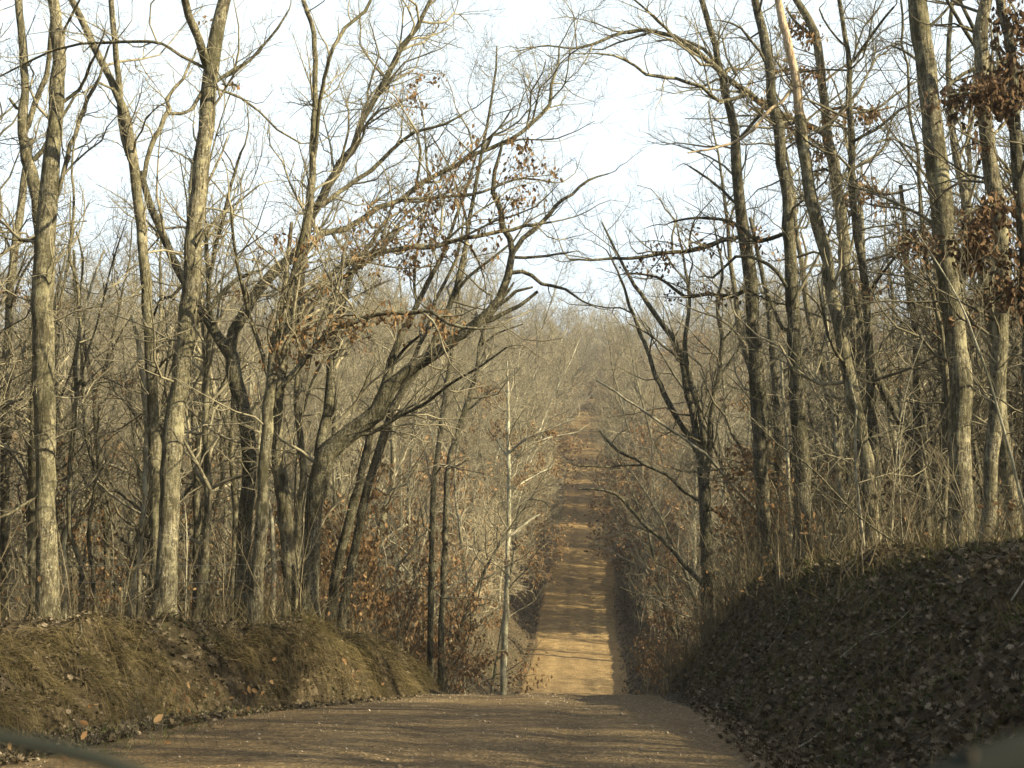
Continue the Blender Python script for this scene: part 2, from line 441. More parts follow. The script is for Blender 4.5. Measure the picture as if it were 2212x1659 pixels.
def road_sheet():
    k = 41; T = np.linspace(-1, 1, k)
    D = np.repeat(dr[:, None], k, 1)
    wob_l = .22 * vnoise(dr, dr * 0 + 1, 7) * (dr > 60) + .12 * vnoise(dr, dr * 0 + 3, 1.1) + .06 * vnoise(dr, dr * 0, .4); wob_r = .22 * vnoise(dr, dr * 0 + 2, 8) * (dr > 60) + .12 * vnoise(dr, dr * 0 + 7, 1.3) + .06 * vnoise(dr, dr * 0 + 5, .4)
    el = (road_l(dr) + .12 + wob_l)[:, None]; er = (edge_r(dr) + .12 + wob_r)[:, None]
    U = np.where(T[None] < 0, T[None] * el, T[None] * er)
    Z = road_z(D, U)
    Z[:, 0] -= .12; Z[:, -1] -= .12
    V = np.stack([center(D) + U, D, Z], -1).reshape(-1, 3)
    i = np.arange(len(dr) - 1)[:, None] * k + np.arange(k - 1)[None]
    q = np.stack([i, i + 1, i + k + 1, i + k], -1).reshape(-1, 4)
    return mesh_obj("road", V, [q], ROAD)
tag(road_sheet(), "unpaved gravel and clay road over the crest and up the hill", kind="structure")

# ------------------------------------------------------------------ leaves as geometry
nr = np.random.RandomState(11)
def unit(v): return v / (np.linalg.norm(v, axis=-1, keepdims=True) + 1e-9)
def hang_leaves(pts, per, size, rs, spread=.09, droop=1.4):
    P = np.repeat(np.array(pts, float), per, 0)
    n = len(P)
    P = P + rs.normal(0, spread, (n, 3)); 
    A = rs.normal(0, .8, (n, 3)); A[:, 2] -= droop; A = unit(A)
    S = unit(np.cross(A, rs.normal(0, 1, (n, 3)))); N = np.cross(A, S)
    L = (size * rs.uniform(.6, 1.3, n))[:, None]
    v = np.stack([P, P + A * L * .35 + S * L * .26 + N * L * .1, P + A * L * .8 + S * L * .2 + N * L * .14, P + A * L * 1.05,
                  P + A * L * .75 - S * L * .22 + N * L * .12, P + A * L * .4 - S * L * .27 + N * L * .05], 1).reshape(-1, 3)
    b = np.arange(n)[:, None] * 6
    q = np.concatenate([b + [0, 1, 2, 3], b + [0, 3, 4, 5]])
    return v, [q]
LOBE = np.array([(0, 0), (.10, .13), (.30, .10), (.24, .30), (.42, .42), (.24, .52), (.36, .72), (.15, .78), (0, 1.0),
                 (-.15, .80), (-.34, .70), (-.22, .50), (-.42, .40), (-.24, .28), (-.3, .12), (-.10, .12)])
def lying_leaves(X, Y, Z, size, rs, tilt=.8):
    n = len(X)
    th = rs.uniform(0, 6.283, n)
    N = unit(np.stack([rs.normal(0, tilt, n), rs.normal(0, tilt, n), np.ones(n)], 1))
    A = unit(np.stack([np.cos(th), np.sin(th), np.zeros(n)], 1)); A = unit(A - N * (A * N).sum(1, keepdims=True)); S = np.cross(N, A)
    L = size * (.4 + 1.0 * rs.rand(n) ** 1.8)
    curl = rs.normal(.5, .6, n); k = len(LOBE)
    a, s = LOBE[:, 1][None, :, None] - .45, LOBE[:, 0][None, :, None]
    h = (curl[:, None, None] * (s * s * 3 + a * a * .9))
    C = np.stack([X, Y, Z], 1)[:, None, :]
    v = C + L[:, None, None] * (A[:, None] * a + S[:, None] * s + N[:, None] * h)
    cen = C
    v = np.concatenate([cen, v], 1).reshape(-1, 3)
    b = np.arange(n)[:, None, None] * (k + 1)
    j = np.arange(k); t = np.stack([np.zeros(k, int), 1 + j, 1 + (j + 1) % k], 1)[None]
    return v, [(b + t).reshape(-1, 3)]

def scatter(n, d0, d1, u0, u1, rs, power=1.0):
    d = d0 + (d1 - d0) * rs.rand(n) ** power
    u = u0 + (u1 - u0) * rs.rand(n)
    return d, u
def litter():
    V, Fs, off = [], [], 0
    spec = [(5000, 12, 31, -7.2, -3.2, .055),   # count, d range, u range, size
        (46000, 9, 34, 2.9, 9.5, .08), (4000, 30, 46, 3, 12, .12), (24000, 9, 32, -7.5, -2.6, .08), (5500, 26, 46, -14, -3.2, .12), (700, 10, 26, 2.7, 3.4, .08),
        (1600, 12, 31, -4.9, -2.0, .08), (3000, 11, 31, -5.4, -2.6, .09), (2600, 36, 130, -4.6, -3.0, .14), (1800, 36, 130, 2.7, 3.9, .14), (7000, 46, 150, -16, -3.0, .17), (6000, 46, 150, 3.0, 12, .17)]
    for n, d0, d1, u0, u1, s in spec:
        d, u = scatter(n, d0, d1, u0, u1, nr, 1.25)
        if u0 < -3 and d1 <= 30:
            keep = (u < -road_l(d) + .1) & (vnoise(d, u, 1.3) > -.6); d, u = d[keep], u[keep]
        x = center(d) + u
        ok = (u < -road_l(d) + .25) | (u > edge_r(d) - .3) | (abs(u0) < 3); d, u, x = d[ok], u[ok], x[ok]
        z = np.maximum(terrain(d, u), np.where((u > -road_l(d) - .1) & (u < edge_r(d) + .1), road_z(d, u), -99)) + nr.uniform(.0, .06, len(d))
        v, f = lying_leaves(x, d, z, s, nr)
        V.append(v); Fs.append(f[0] + off); off += len(v)
    o = mesh_obj("leaf_litter", np.concatenate(V), [np.concatenate(Fs)], LITTER, smooth=False)
    tag(o, "curled brown oak leaves covering the banks and forest floor", "leaf litter", kind="stuff")
litter()

def blades(P, base_dir, length, width, rs, droop, segs=4):
    """curved thin blades; base_dir (n,3)"""
    n = len(P)
    Dv = unit(base_dir)
    S = unit(np.cross(Dv, rs.normal(0, 1, (n, 3))))
    rows = []
    p = P.copy(); st = (length / segs)[:, None]
    for i in range(segs + 1):
        w = (width * (1 - .85 * i / segs))[:, None]
        rows.append(p - S * w); rows.append(p + S * w)
        Dv = unit(Dv + np.stack([np.zeros(n), np.zeros(n), -droop], 1) + rs.normal(0, .08, (n, 3)))
        p = p + Dv * st
    v = np.stack(rows, 1).reshape(-1, 3)
    k = 2 * (segs + 1)
    b = np.arange(n)[:, None] * k
    q = np.concatenate([b + [2 * i, 2 * i + 1, 2 * i + 3, 2 * i + 2] for i in range(segs)])
    return v, [q]
def dry_grass():
    V, Fs, off = [], [], 0
    def add(d, u, dirs, ln, wd, droop):
        nonlocal off
        P = np.stack([center(d) + u, d, terrain(d, u) - .02], 1)
        v, f = blades(P, dirs, ln, wd, nr, droop)
        V.append(v); Fs.append(f[0] + off); off += len(v)
    # hanging over the left bank, in tufts
    nt_ = 900
    td, tu = scatter(nt_, 11, 33, 0, 1, nr)
    tu = -edge_l(td) - .25 - tu * 1.7
    for a, b in zip(td, tu):
        n = 34
        d = a + nr.normal(0, .12, n); u = b + nr.normal(0, .1, n)
        if vnoise(a, b, 1.0) < -.3: continue
        lean = nr.normal(0, .8)
        add(d, u, np.stack([nr.normal(.9, .35, n), nr.normal(lean, .3, n), nr.uniform(.3, 1.0, n)], 1), nr.uniform(.3, .85, n), np.full(n, .0045), nr.uniform(.35, .8, n))
    # upright on both rims and in the wood
    for n, d0, d1, u0, u1, lo, hi in ((3500, 14, 42, -12, -4.6, .25, .8), (3500, 18, 46, 4.5, 13, .25, .8), (2600, 30, 62, 2.9, 5.5, .3, 1.0), (2600, 25, 62, -6, -2.9, .3, 1.0), (3500, 10, 34, 3.3, 9, .15, .45), (700, 20, 36, 3.0, 8, .5, 1.1)):
        d, u = scatter(n, d0, d1, u0, u1, nr); k = vnoise(d, u, 1.6) > -.2; d, u = d[k], u[k]; m = len(d)
        add(d, u, np.stack([nr.normal(0, .35, m), nr.normal(0, .35, m), np.ones(m)], 1), nr.uniform(lo, hi, m), np.full(m, .0045), nr.uniform(.0, .3, m))
    o = mesh_obj("dry_grass", np.concatenate(V), [np.concatenate(Fs)], GRASS, smooth=False)
    tag(o, "straw coloured dry grass hanging over the left bank and along the rims", "dry grass", kind="stuff")
    V.clear(); Fs.clear(); off = 0
    n = 22000
    d, u = scatter(n, 10, 32, 3.3, 9.5, nr); k = vnoise(d, u, 1.1) > -.05; d, u = d[k], u[k]; m = len(d)
    add(d, u, np.stack([nr.normal(0, .6, m), nr.normal(0, .6, m), np.ones(m)], 1), nr.uniform(.1, .28, m), np.full(m, .0065), nr.uniform(.1, .4, m))
    d, u = scatter(5000, 11, 26, -6.2, -3.6, nr); k = vnoise(d, u, 1.1) > .3; d, u = d[k], u[k]; m = len(d)
    add(d, u, np.stack([nr.normal(0, .6, m), nr.normal(0, .6, m), np.ones(m)], 1), nr.uniform(.1, .28, m), np.full(m, .0065), nr.uniform(.1, .4, m))
    o = mesh_obj("green_grass", np.concatenate(V), [np.concatenate(Fs)], GREEN, smooth=False)
    tag(o, "patchy short green grass between the leaves on the banks", "grass", kind="stuff")
dry_grass()

def stones():
    n = 5200
    d = 10 + 21 * nr.rand(n) ** .9; u = nr.uniform(-1, 1, n); u = np.where(u < 0, u * (road_l(d) + .6), u * (edge_r(d) + .2))
    k = (vnoise(d, u, .9) > -.3) ; d, u = d[k], u[k]; n = len(d)
    s = .006 + .012 * nr.rand(n) ** 3 + .018 * (nr.rand(n) > .985)
    z = road_z(d, u) + s * .2
    C = np.stack([center(d) + u, d, z], 1)
    O = np.array([(1, 0, 0), (0, 1, 0), (-1, 0, 0), (0, -1, 0), (0, 0, 1), (0, 0, -1)], float)
    v = C[:, None] + O[None] * s[:, None, None] * nr.uniform(.6, 1.3, (n, 6, 1)) * np.array([1, 1, .8])
    f = np.array([(0, 1, 4), (1, 2, 4), (2, 3, 4), (3, 0, 4), (1, 0, 5), (2, 1, 5), (3, 2, 5), (0, 3, 5)])
    F_ = (np.arange(n)[:, None, None] * 6 + f[None]).reshape(-1, 3)
    m = leaf_mat("gravel_stone", [(.18, .145, .10), (.32, .27, .195), (.24, .19, .13), (.44, .39, .30)], 0.0)
    tag(mesh_obj("gravel", v.reshape(-1, 3), [F_], m, smooth=False), "loose pale gravel stones scattered on the near road", "gravel", kind="stuff")
stones()

# ------------------------------------------------------------------ the trees that can be told apart, traced with their real distances
def curve3(line, d, dz, rng, wscale=1.0):
    """traced (u, v, width) points -> 3D points and radii; the depth drifts by dz towards the tip"""
    pts, rad, tot = [], [], 0.0
    seg = [0.0]
    for a, b in zip(line, line[1:]):
        tot += math.hypot(b[0] - a[0], b[1] - a[1]); seg.append(tot)
    wob = rng.uniform(-.25, .25)
    for (u, v, w), s in zip(line, seg):
        t = s / tot
        dd = d + dz * t + wob * math.sin(t * 5)
        p = at(u, v, dd)
        pts.append(p); rad.append(max(.004, w * dd / F / 2 * wscale))
    return pts, rad

def rel(polys, b):
    return [([(p[0] - b[0], p[1] - b[1], p[2] - b[2]) for p in pts], r) for pts, r in polys]

hero_xy = []
def hero(name, label, d, trunk, limbs=(), bark=BARK, twig=TWIG, leaf=0.0, top=True, tw=1.0, group=None, slant=False, bare=None, seed=0,
         leafsize=.1, lean=0.0, dens=1.0, limbw=1.0, tl=1.0, cat="tree", down=True, ext=5.5):
    rng = random.Random(seed * 7919 + 13)
    pts, rad = curve3(trunk, d, lean, rng)
    pts, rad = resample(pts, rad, .35, rng, .012)
    if pts[0][2] > pts[-1][2]: pts.reverse(); rad.reverse()      # the line is kept from the foot upwards
    if slant:                                            # a leaning or fallen stem reaches the ground along its own line
        k = min(6, len(pts) - 1)
        dv = norm((pts[0][0] - pts[k][0], pts[0][1] - pts[k][1], min(-.15, pts[0][2] - pts[k][2])))
        for _ in range(60):
            p = pts[0]
            if p[2] < gz(p[0], p[1]) - .15: break
            pts.insert(0, (p[0] + dv[0] * .3, p[1] + dv[1] * .3, p[2] + dv[2] * .3)); rad.insert(0, rad[0] * 1.01)
        down = False
    x0, y0 = pts[0][0], pts[0][1]
    z0 = gz(x0, y0)
    if down:
        keep = [i for i, p in enumerate(pts) if p[2] > z0 + .12]
        pts = [pts[i] for i in keep]; rad = [rad[i] for i in keep]
        x0, y0 = pts[0][0], pts[0][1]; z0 = gz(x0, y0)
        r0 = rad[0]
        low, lr = [], []
        gap = pts[0][2] - z0
        n = max(1, int(gap / .4))
        for i in range(n):
            t = i / n
            low.append((x0, y0, z0 - .05 + (gap + .05) * t)); lr.append(r0 * (1.0 + .05 * (1 - t)))
        pts = [(x0, y0, z0 - .3)] + low + pts
        rad = [r0 * 1.9, lr[0] * 1.5] + [x * (1 + .3 * math.exp(-k * .9)) for k, x in enumerate(lr[1:])] + rad
    base = (x0, y0, z0)
    hero_xy.append((x0, y0))
    root = empty(name, base)
    tag(root, label, cat, group)
    crown = Out()
    main = [(pts, rad)]
    if top:                                              # the trunk goes on above the picture and breaks into a crown
        p = pts[-1]; q = pts[-4]
        dd = norm((p[0] - q[0], p[1] - q[1], p[2] - q[2] + .4))
        tp, tr = [], []
        r = rad[-1]
        for i in range(9):
            tp.append(p); tr.append(max(.01, r * (1 - i / 9.5)))
            dd = norm((dd[0] + rng.gauss(0, .1), dd[1] + rng.gauss(0, .1), dd[2] + .08))
            p = (p[0] + dd[0] * ext / 8, p[1] + dd[1] * ext / 8, p[2] + dd[2] * ext / 8)
        main = [(pts + tp[1:], rad + tr[1:])]
        side(crown, tp, tr, ext, 3, rng, (0, 3.4, 2.0, 1.8), .25, .14, .004, leaf, .0)
    # short side shoots up the trunk
    n = len(pts); i0 = int(n * .25)
    ln = sum(math.dist(a, b) for a, b in zip(pts[i0:], pts[i0 + 1:]))
    cnt = int(ln * 1.7 * tw)
    for _ in range(cnt):
        i = rng.randint(i0, n - 2)
        a, b = pts[i], pts[i + 1]
        nd = turned(norm((b[0] - a[0], b[1] - a[1], b[2] - a[2])), R(rng.uniform(45, 85)), rng)
        L = rng.choice((.3, .5, .8, 1.2, 1.8, 2.6, 3.2)) * rng.uniform(.7, 1.2) * tl
        grow(crown, a, norm((nd[0], nd[1], nd[2] + .15)), L, max(.005, min(rad[i] * .4, L * .011)), 2 if L > .7 else 1, rng, up=.1, leaf=leaf * .8, rmin=.004)
    bm = bark if not isinstance(bark, tuple) else bark[0]
    if bare:                                             # the upper trunk has lost its bark
        P, Q = main[0]
        k = max(2, min(range(len(P)), key=lambda i: abs(P[i][2] - at(0, bare, d)[2])))
        v, f = tubes(rel([(P[:k + 1], Q[:k + 1])], base)); mesh_obj("trunk", v, f, bm, root)
        v, f = tubes(rel([(P[k:], [x * .95 for x in Q[k:]])], base))
        o = mesh_obj("bare_trunk", v, f, BARK_BARE, root); o["label"] = "pale upper trunk that has lost its bark"
    else:
        v, f = tubes(rel(main, base)); mesh_obj("trunk", v, f, bm, root)
    for li, lm in enumerate(limbs):
        opt = {}
        if isinstance(lm, tuple): lm, opt = lm
        dz = opt.get("dz", rng.uniform(-1.4, 1.4))
        d0 = opt.get("d", d)
        if "d" not in opt:      # start at the depth of the nearest trunk or limb point
            s = at(lm[0][0], lm[0][1], d)
            near = min(main[0][0], key=lambda p: (p[0] - s[0]) ** 2 + (p[2] - s[2]) ** 2)
            d0 = near[1] if (near[0] - s[0]) ** 2 + (near[2] - s[2]) ** 2 < .2 else d
        lp, lr = curve3(lm, d0, dz, rng, limbw)
        lp, lr = resample(lp, lr, .3, rng, .014)
        v, f = tubes(rel([(lp, lr)], base))
        ob = mesh_obj(opt.get("name", "limb"), v, f, opt.get("mat", bm), root)
        if "label" in opt: ob["label"] = opt["label"]
        L = sum(math.dist(a, b) for a, b in zip(lp, lp[1:]))
        if not opt.get("stub"):
            side(crown, lp, lr, L, 3, rng, (0, 6.0 * min(1, dens + .2), 3.6 * dens, opt.get("dens", 2.3) * dens), opt.get("up", .1), .28, .0042, opt.get("leaf", leaf), .08, maxL=2.8, lenf=opt.get("lenf", 1.0))
            for _ in range(opt.get("bunch", 0)):
                t0_, t1_ = opt.get("bt", (.05, .85))
                q = lp[int(rng.uniform(t0_, t1_) * (len(lp) - 1))]
                q = (q[0] + rng.gauss(0, .12), q[1] + rng.gauss(0, .15), q[2] + rng.gauss(-.02, .12))
                for _k in range(rng.randint(2, 7)):
                    crown.leaf.append((q[0] + rng.gauss(0, .13), q[1] + rng.gauss(0, .13), q[2] + rng.gauss(-.05, .08)))
            a, b = lp[-2], lp[-1]
            grow(crown, b, norm((b[0] - a[0], b[1] - a[1], b[2] - a[2])), min(1.6, L * .3), max(.005, lr[-1] * .8), 2, rng, rmin=.004, leaf=opt.get("leaf", leaf))
    if crown.p:
        v, f = tubes(rel(crown.p, base)); mesh_obj("crown", v, f, twig, root)
    if crown.leaf:
        v, f = hang_leaves([(p[0] - base[0], p[1] - base[1], p[2] - base[2]) for p in crown.leaf], 5 if leaf > .08 else 3, leafsize, nr)
        mesh_obj("withered_leaves", v, f, LEAF_SHADED if seed in (31, 37, 38, 39) else LEAF, root, smooth=False)
    return root

OL = "oak_tree"
# ---- left of the road
hero("forest_tree", "crooked forked grey tree at the far left edge, close beside the big straight left trunk", 31,
     [(75,1340,26),(72,1150,24),(76,950,26),(84,700,26),(86,560,28),(84,470,28),(75,400,28),(60,345,28),(50,290,24),(48,240,22),(55,200,18),(48,110,18),(45,60,18),(40,0,18)],
     [[(52,285,12),(62,270,14),(75,225,14),(100,165,12),(108,90,10),(112,30,9),(118,0,8)], [(72,345,12),(92,325,12),(112,290,10),(135,250,8),(160,210,6)],
      ([(48,240,8),(35,232,8),(20,212,6)], {"stub": 1})], seed=1)
hero("forest_tree", "thick straight lichen spotted trunk second from the left edge of the picture", 27,
     [(108,1345,56),(105,1280,50),(100,1150,44),(98,1000,44),(95,830,46),(92,700,48),(95,600,48),(98,490,46),(110,370,40),(120,270,34),(125,170,32),(125,100,30),(115,0,26)],
     [[(135,222,8),(172,195,8),(195,140,7),(205,120,6),(222,80,4)], [(124,430,8),(145,340,12),(170,270,10),(190,210,9),(215,165,7),(235,100,5)],
      [(128,100,7),(140,60,7),(160,25,6),(172,0,5)], [(100,500,6),(60,520,6),(20,515,5),(-20,500,4)], [(110,1060,5),(60,1085,6),(20,1110,6),(-10,1120,5)]], seed=2, tw=1.6)
hero("forest_tree", "slim grey tree nearly cut off by the left edge of the picture", 38,
     [(10,1330,22),(10,1200,20),(12,1000,18),(15,800,18),(20,675,18),(27,575,18),(40,475,18),(55,370,16),(68,300,12)],
     [[(20,675,6),(45,600,6),(70,560,5),(90,540,4)], [(30,560,6),(5,500,6),(-20,450,5)]], seed=3, top=False)
hero("forest_tree", "twin stemmed tree just left of the brightest left trunk, its stems crossing high up", 29,
     [(340,1335,44),(343,1200,38),(340,1100,32),(336,1000,30),(331,900,26),(328,825,24),(320,700,24),(315,600,24),(308,525,22),(300,450,24),(290,370,24),(283,310,22),(268,240,20),(250,195,17),(225,145,16),(200,95,16),(175,40,16),(155,0,15)],
     [[(280,335,16),(268,300,16),(262,260,15),(258,200,15),(254,125,14),(245,65,14),(240,0,13)],
      [(298,390,9),(312,380,10),(325,320,12),(345,280,12),(365,235,11),(360,215,9),(395,170,7),(410,135,6)],
      [(315,610,7),(285,640,5),(250,655,4)], [(250,195,6),(215,180,5),(180,200,4)]], seed=4, tw=1.4)
hero("forest_tree", "dark limb tree leaning behind the brightest left trunk and rising to the left", 32,
     [(520,1335,34),(528,1150,32),(540,1000,32),(528,900,34),(510,830,34),(498,770,32),(475,735,24),(440,680,20),(400,610,20),(370,550,18),(345,490,17),(325,440,16),(312,400,14),(306,370,12)],
     [[(500,780,22),(505,720,26),(550,640,26),(590,590,24),(645,540,22),(665,490,20),(695,425,20),(735,355,20),(762,320,16),(781,265,14),(800,230,13),(830,175,13),(870,100,12),(900,60,11),(930,0,9)],
      [(440,680,10),(470,640,10),(520,600,9),(560,585,7)], [(400,610,8),(370,640,7),(345,650,6),(330,690,5)], [(470,735,10),(450,640,9),(460,560,9),(480,480,8),(500,400,7),(520,330,6)]], bark=BARK_DARK, twig=TWIG, seed=5, top=False, leaf=.012)
hero("forest_tree", "bright smooth grey trunk forking at the top, tallest and clearest on the left", 26,
     [(352,1348,66),(355,1309,52),(361,1203,46),(366,1097,44),(371,991,44),(377,900,44),(390,830,42),(395,780,42),(405,700,42),(413,600,40),(420,500,38),(425,450,38),(435,370,38),(440,320,36),(447,250,35),(450,200,36),(455,150,36),(460,110,34),(470,60,31),(485,0,29)],
     [[(448,150,22),(440,125,22),(425,80,20),(408,35,19),(398,0,18),(388,-60,14)],
      [(455,185,9),(500,155,9),(540,130,7),(600,60,6),(625,20,4)], [(436,200,9),(415,235,9),(390,245,8),(365,245,7)],
      [(440,145,8),(390,120,8),(350,95,7),(300,88,7),(265,90,7),(225,92,7),(175,95,6),(115,108,5),(80,125,5),(0,165,4)],
      [(462,190,6),(520,210,6),(560,240,5),(600,280,5),(650,310,4)], [(428,430,7),(455,385,6),(475,340,5),(490,300,4)],
      [(414,560,6),(440,500,6),(470,470,6),(510,440,5),(560,400,4)]], bark=BARK, seed=6, tw=1.0)
hero("dead_tree", "thin pale broken snag left of the brightest left trunk", 33,
     [(286,1283,11),(297,1230,11),(313,1070,12),(318,938,13),(312,860,13),(303,779,13),(300,740,12),(290,700,11),(285,680,9)], bark=BARK_PALE, twig=STEM_PALE, top=False, seed=7, tw=.4, tl=.6)
hero("oak_tree", "light trunk rising to a tall narrow fork left of the middle, leafy where it forks", 29,
     [(622,1345,38),(628,1250,32),(615,1120,32),(605,1030,30),(598,950,28),(600,870,26),(610,790,24),(625,700,24),(645,620,24),(655,540,23),(668,450,20),(675,380,17),(678,285,16),(681,200,13),(680,100,12),(672,50,11),(655,0,10)],
     [[(678,290,9),(686,240,9),(700,170,9),(712,120,9),(745,62,9),(790,25,8),(801,0,7)],
      ([(650,560,12),(696,505,14),(746,495,14),(816,450,13),(866,430,12),(921,390,11),(981,360,11),(1031,330,10),(1106,300,9),(1146,270,9),(1186,225,8),(1191,185,7),(1206,140,5),(1208,100,4)], {"leaf": .005, "dz": 1.5, "bunch": 7, "bt": (.0, .45)}),
      ([(866,430,7),(961,425,7),(1041,415,7),(1091,395,6),(1131,385,5),(1201,395,4)], {"leaf": .02, "dz": .5}),
      ([(675,440,12),(700,440,12),(731,415,11),(801,370,10),(846,325,9),(896,285,8),(960,270,6),(1010,240,4)], {}),
      ([(681,340,10),(691,225,9),(706,150,8),(720,105,7)], {})], seed=8, leaf=.012)
hero("oak_tree", "lit grey trunk fanning into many leaning limbs hung with brown leaves, left of centre", 26,
     [(552,1340,36),(555,1280,30),(562,1150,27),(573,1018,26),(578,885,26),(588,805,26),(590,770,26),(594,740,20),(602,690,14),(612,640,12),(622,560,10),(630,480,8)],
     [([(590,800,14),(630,725,14),(665,635,14),(700,605,14),(731,580,13),(781,555,13),(846,540,12),(891,535,12),(941,530,11),(1001,515,10),(1081,500,9),(1131,490,8),(1190,480,5)], {"leaf": .01, "bunch": 34, "bt": (.1, .72), "dz": 1.2, "dens": 1.6}),
      ([(594,860,14),(640,800,14),(681,750,14),(711,720,14),(761,695,13),(811,680,12),(881,675,11),(931,670,10),(971,700,8),(1031,710,6)], {"leaf": .02, "bunch": 26, "bt": (.25, 1), "dz": -1.0, "dens": 1.6}),
      ([(588,790,12),(600,730,12),(620,650,12),(640,560,11),(660,480,10),(672,420,8)], {"bunch": 6}),
      [(590,780,12),(640,700,12),(690,640,11),(740,600,10),(800,560,9),(860,500,7),(900,470,5)],
      [(585,830,10),(560,740,10),(540,680,9),(520,600,8),(505,520,7),(500,450,6)]], bark=BARK, twig=TWIG, seed=9, top=False, leaf=.03)
hero("oak_tree", "massive leaning dark trunk that sweeps up to the right toward the road", 28,
     [(668,1345,46),(668,1250,40),(675,1140,38),(685,1050,40),(705,985,46),(745,945,42),(785,915,40),(814,890,40),(841,838,35),(866,815,31),(896,790,28),(961,750,25),(1031,695,22),(1081,645,19),(1097,595,17),(1106,545,15),(1100,515,13),(1086,490,14),(1081,455,13),(1066,415,11),(1070,370,9),(1085,310,6)],
     [([(1104,550,12),(1131,515,12),(1171,480,10),(1200,445,9),(1235,420,7),(1270,390,6),(1315,375,3)], {"dz": .8, "lenf": .7}),
      ([(1020,705,10),(1060,690,11),(1121,660,9),(1161,630,7)], {"stub": 1, "dz": .4}), ([(1051,680,9),(1116,630,7),(1151,620,5)], {"stub": 1, "dz": -.3}),
      ([(1104,556,7),(1156,555,7),(1200,550,5),(1240,543,3)], {}), ([(1098,590,10),(1131,585,9),(1171,610,8),(1221,625,6),(1256,650,4),(1290,665,3)], {"dz": .6}),
      ([(690,985,22),(708,890,22),(716,779,22),(724,760,20),(731,710,18),(740,660,16),(755,600,14),(790,540,11),(830,480,8)], {"dz": 1.0}),
      ([(880,800,9),(920,720,9),(940,650,8),(985,560,7),(1000,480,5)], {}), ([(760,940,8),(800,935,8),(860,900,8),(920,870,7),(985,820,6),(1040,790,5),(1095,750,4)], {"dz": -1.2})],
     bark=BARK_DARK, twig=TWIG, seed=10, top=False, leaf=.008)
hero("forest_tree", "dark slanting trunk right of the massive leaning one, thin and tall", 34,
     [(713,1330,24),(729,1230,22),(745,1160,20),(761,1097,19),(782,1018,18),(814,885,17),(846,779,16),(870,720,14),(900,660,12),(930,600,11),(960,540,9),(985,470,7),(1010,400,6),(1030,330,4)],
     [[(830,830,7),(860,770,7),(900,730,6),(940,700,5)], [(900,660,7),(895,590,7),(905,520,6),(925,440,4)]], bark=BARK_DARK, twig=TWIG, seed=11, top=False)
hero("forest_tree", "second dark slanting trunk right of the massive leaning one", 33,
     [(738,1336,20),(765,1190,19),(788,1076,19),(830,940,18),(857,864,17),(894,811,14),(930,750,12),(975,650,12),(1000,560,11),(1018,450,9),(1041,325,7),(1056,250,6),(1071,150,5),(1073,100,3)],
     [[(975,650,7),(1010,600,7),(1060,560,6),(1110,520,5),(1140,470,3)], [(1010,480,6),(985,400,5),(960,340,4),(930,290,3)], [(1041,325,5),(1075,280,4),(1110,230,3)]], bark=BARK_DARK, twig=TWIG, seed=12, top=False)
hero("forest_tree", "slim dark tree with fine branches standing right of the slanting trunks, near the road side", 43,
     [(930,1330,13),(932,1200,12),(936,1076,12),(947,965,12),(957,885,11),(968,805,10),(980,740,9),(990,650,7),(1005,560,5),(1010,480,4)],
     [[(957,885,5),(1000,840,5),(1040,800,4)], [(975,760,5),(950,690,4),(925,640,3)]], bark=BARK_DARK, twig=TWIG, seed=13, top=False, tw=1.6)
hero("forest_tree", "slim leaning tree just left of the pale roadside sapling, bending right", 46,
     [(955,1340,14),(960,1200,13),(968,1012,13),(985,950,13),(1000,896,12),(1026,821,10),(1040,730,8),(1070,670,6),(1110,610,5)],
     [[(1000,896,5),(1050,850,5),(1100,815,3)], [(1035,750,5),(1075,720,4),(1130,700,3)]], bark=BARK_DARK, twig=TWIG, seed=14, top=False, tw=1.6)
hero("young_tree", "thin pale young tree beside the left edge of the far road", 62,
     [(1088,1440,15),(1092,1340,13),(1095,1256,11),(1100,1097,9),(1099,1000,8),(1098,938,8),(1097,850,6),(1095,780,4)],
     [([(1099,1010,4),(1130,970,4),(1170,950,4),(1240,935,3)], {"dz": 2}), ([(1100,980,5),(1140,945,5),(1180,930,4),(1240,905,3)], {"dz": -1}), ([(1099,990,4),(1075,955,4),(1060,935,3)], {}),
      ([(1077,1175,6),(1110,1150,6),(1145,1124,5),(1167,1111,4)], {"dz": 0, "stub": 1}), ([(1099,1085,4),(1120,1050,4),(1150,1030,4),(1190,1010,3)], {"leaf": .3})], bark=BARK_PALE, twig=TWIG, seed=15, top=False, tw=1.8, tl=1.5, leaf=.12)
hero("forest_tree", "dark slender trunk right behind the brightest left trunk's foot", 36, [(424,1330,18),(425,1200,17),(425,1044,16),(428,950,14),(440,850,12),(445,760,10),(440,700,8)], [[(430,930,5),(470,850,5),(500,790,4)]], bark=BARK_DARK, twig=TWIG_DARK, seed=16, top=False)
hero("forest_tree", "straight slender trunk left of the fan limbed oak, lit on its right side", 37, [(502,1325,15),(505,1240,15),(508,1166,14),(505,1050,12),(500,960,11),(505,860,9),(520,760,7)], [[(505,960,4),(480,900,4),(455,850,3)]], seed=17, top=False)
hero("forest_tree", "thin pale stem between the two light trunks left of the middle", 37, [(590,1330,11),(591,1260,11),(590,1200,10),(586,1120,9),(570,1040,8),(560,960,7),(565,880,6)], bark=BARK_PALE, seed=18, top=False, tw=.8)
hero("forest_tree", "wavy thin stem between the big left trunk and the pale snag", 30,
     [(172,1330,12),(178,1290,11),(170,1200,10),(150,1150,10),(152,1000,10),(158,940,10),(165,850,10),(160,780,9),(172,700,8),(165,600,7),(150,560,7),(155,500,7),(160,430,6),(155,350,5),(170,250,4)],
     [[(165,850,5),(190,760,5),(215,680,4),(245,560,4),(262,510,3)]], seed=19, top=False, tw=1.5)
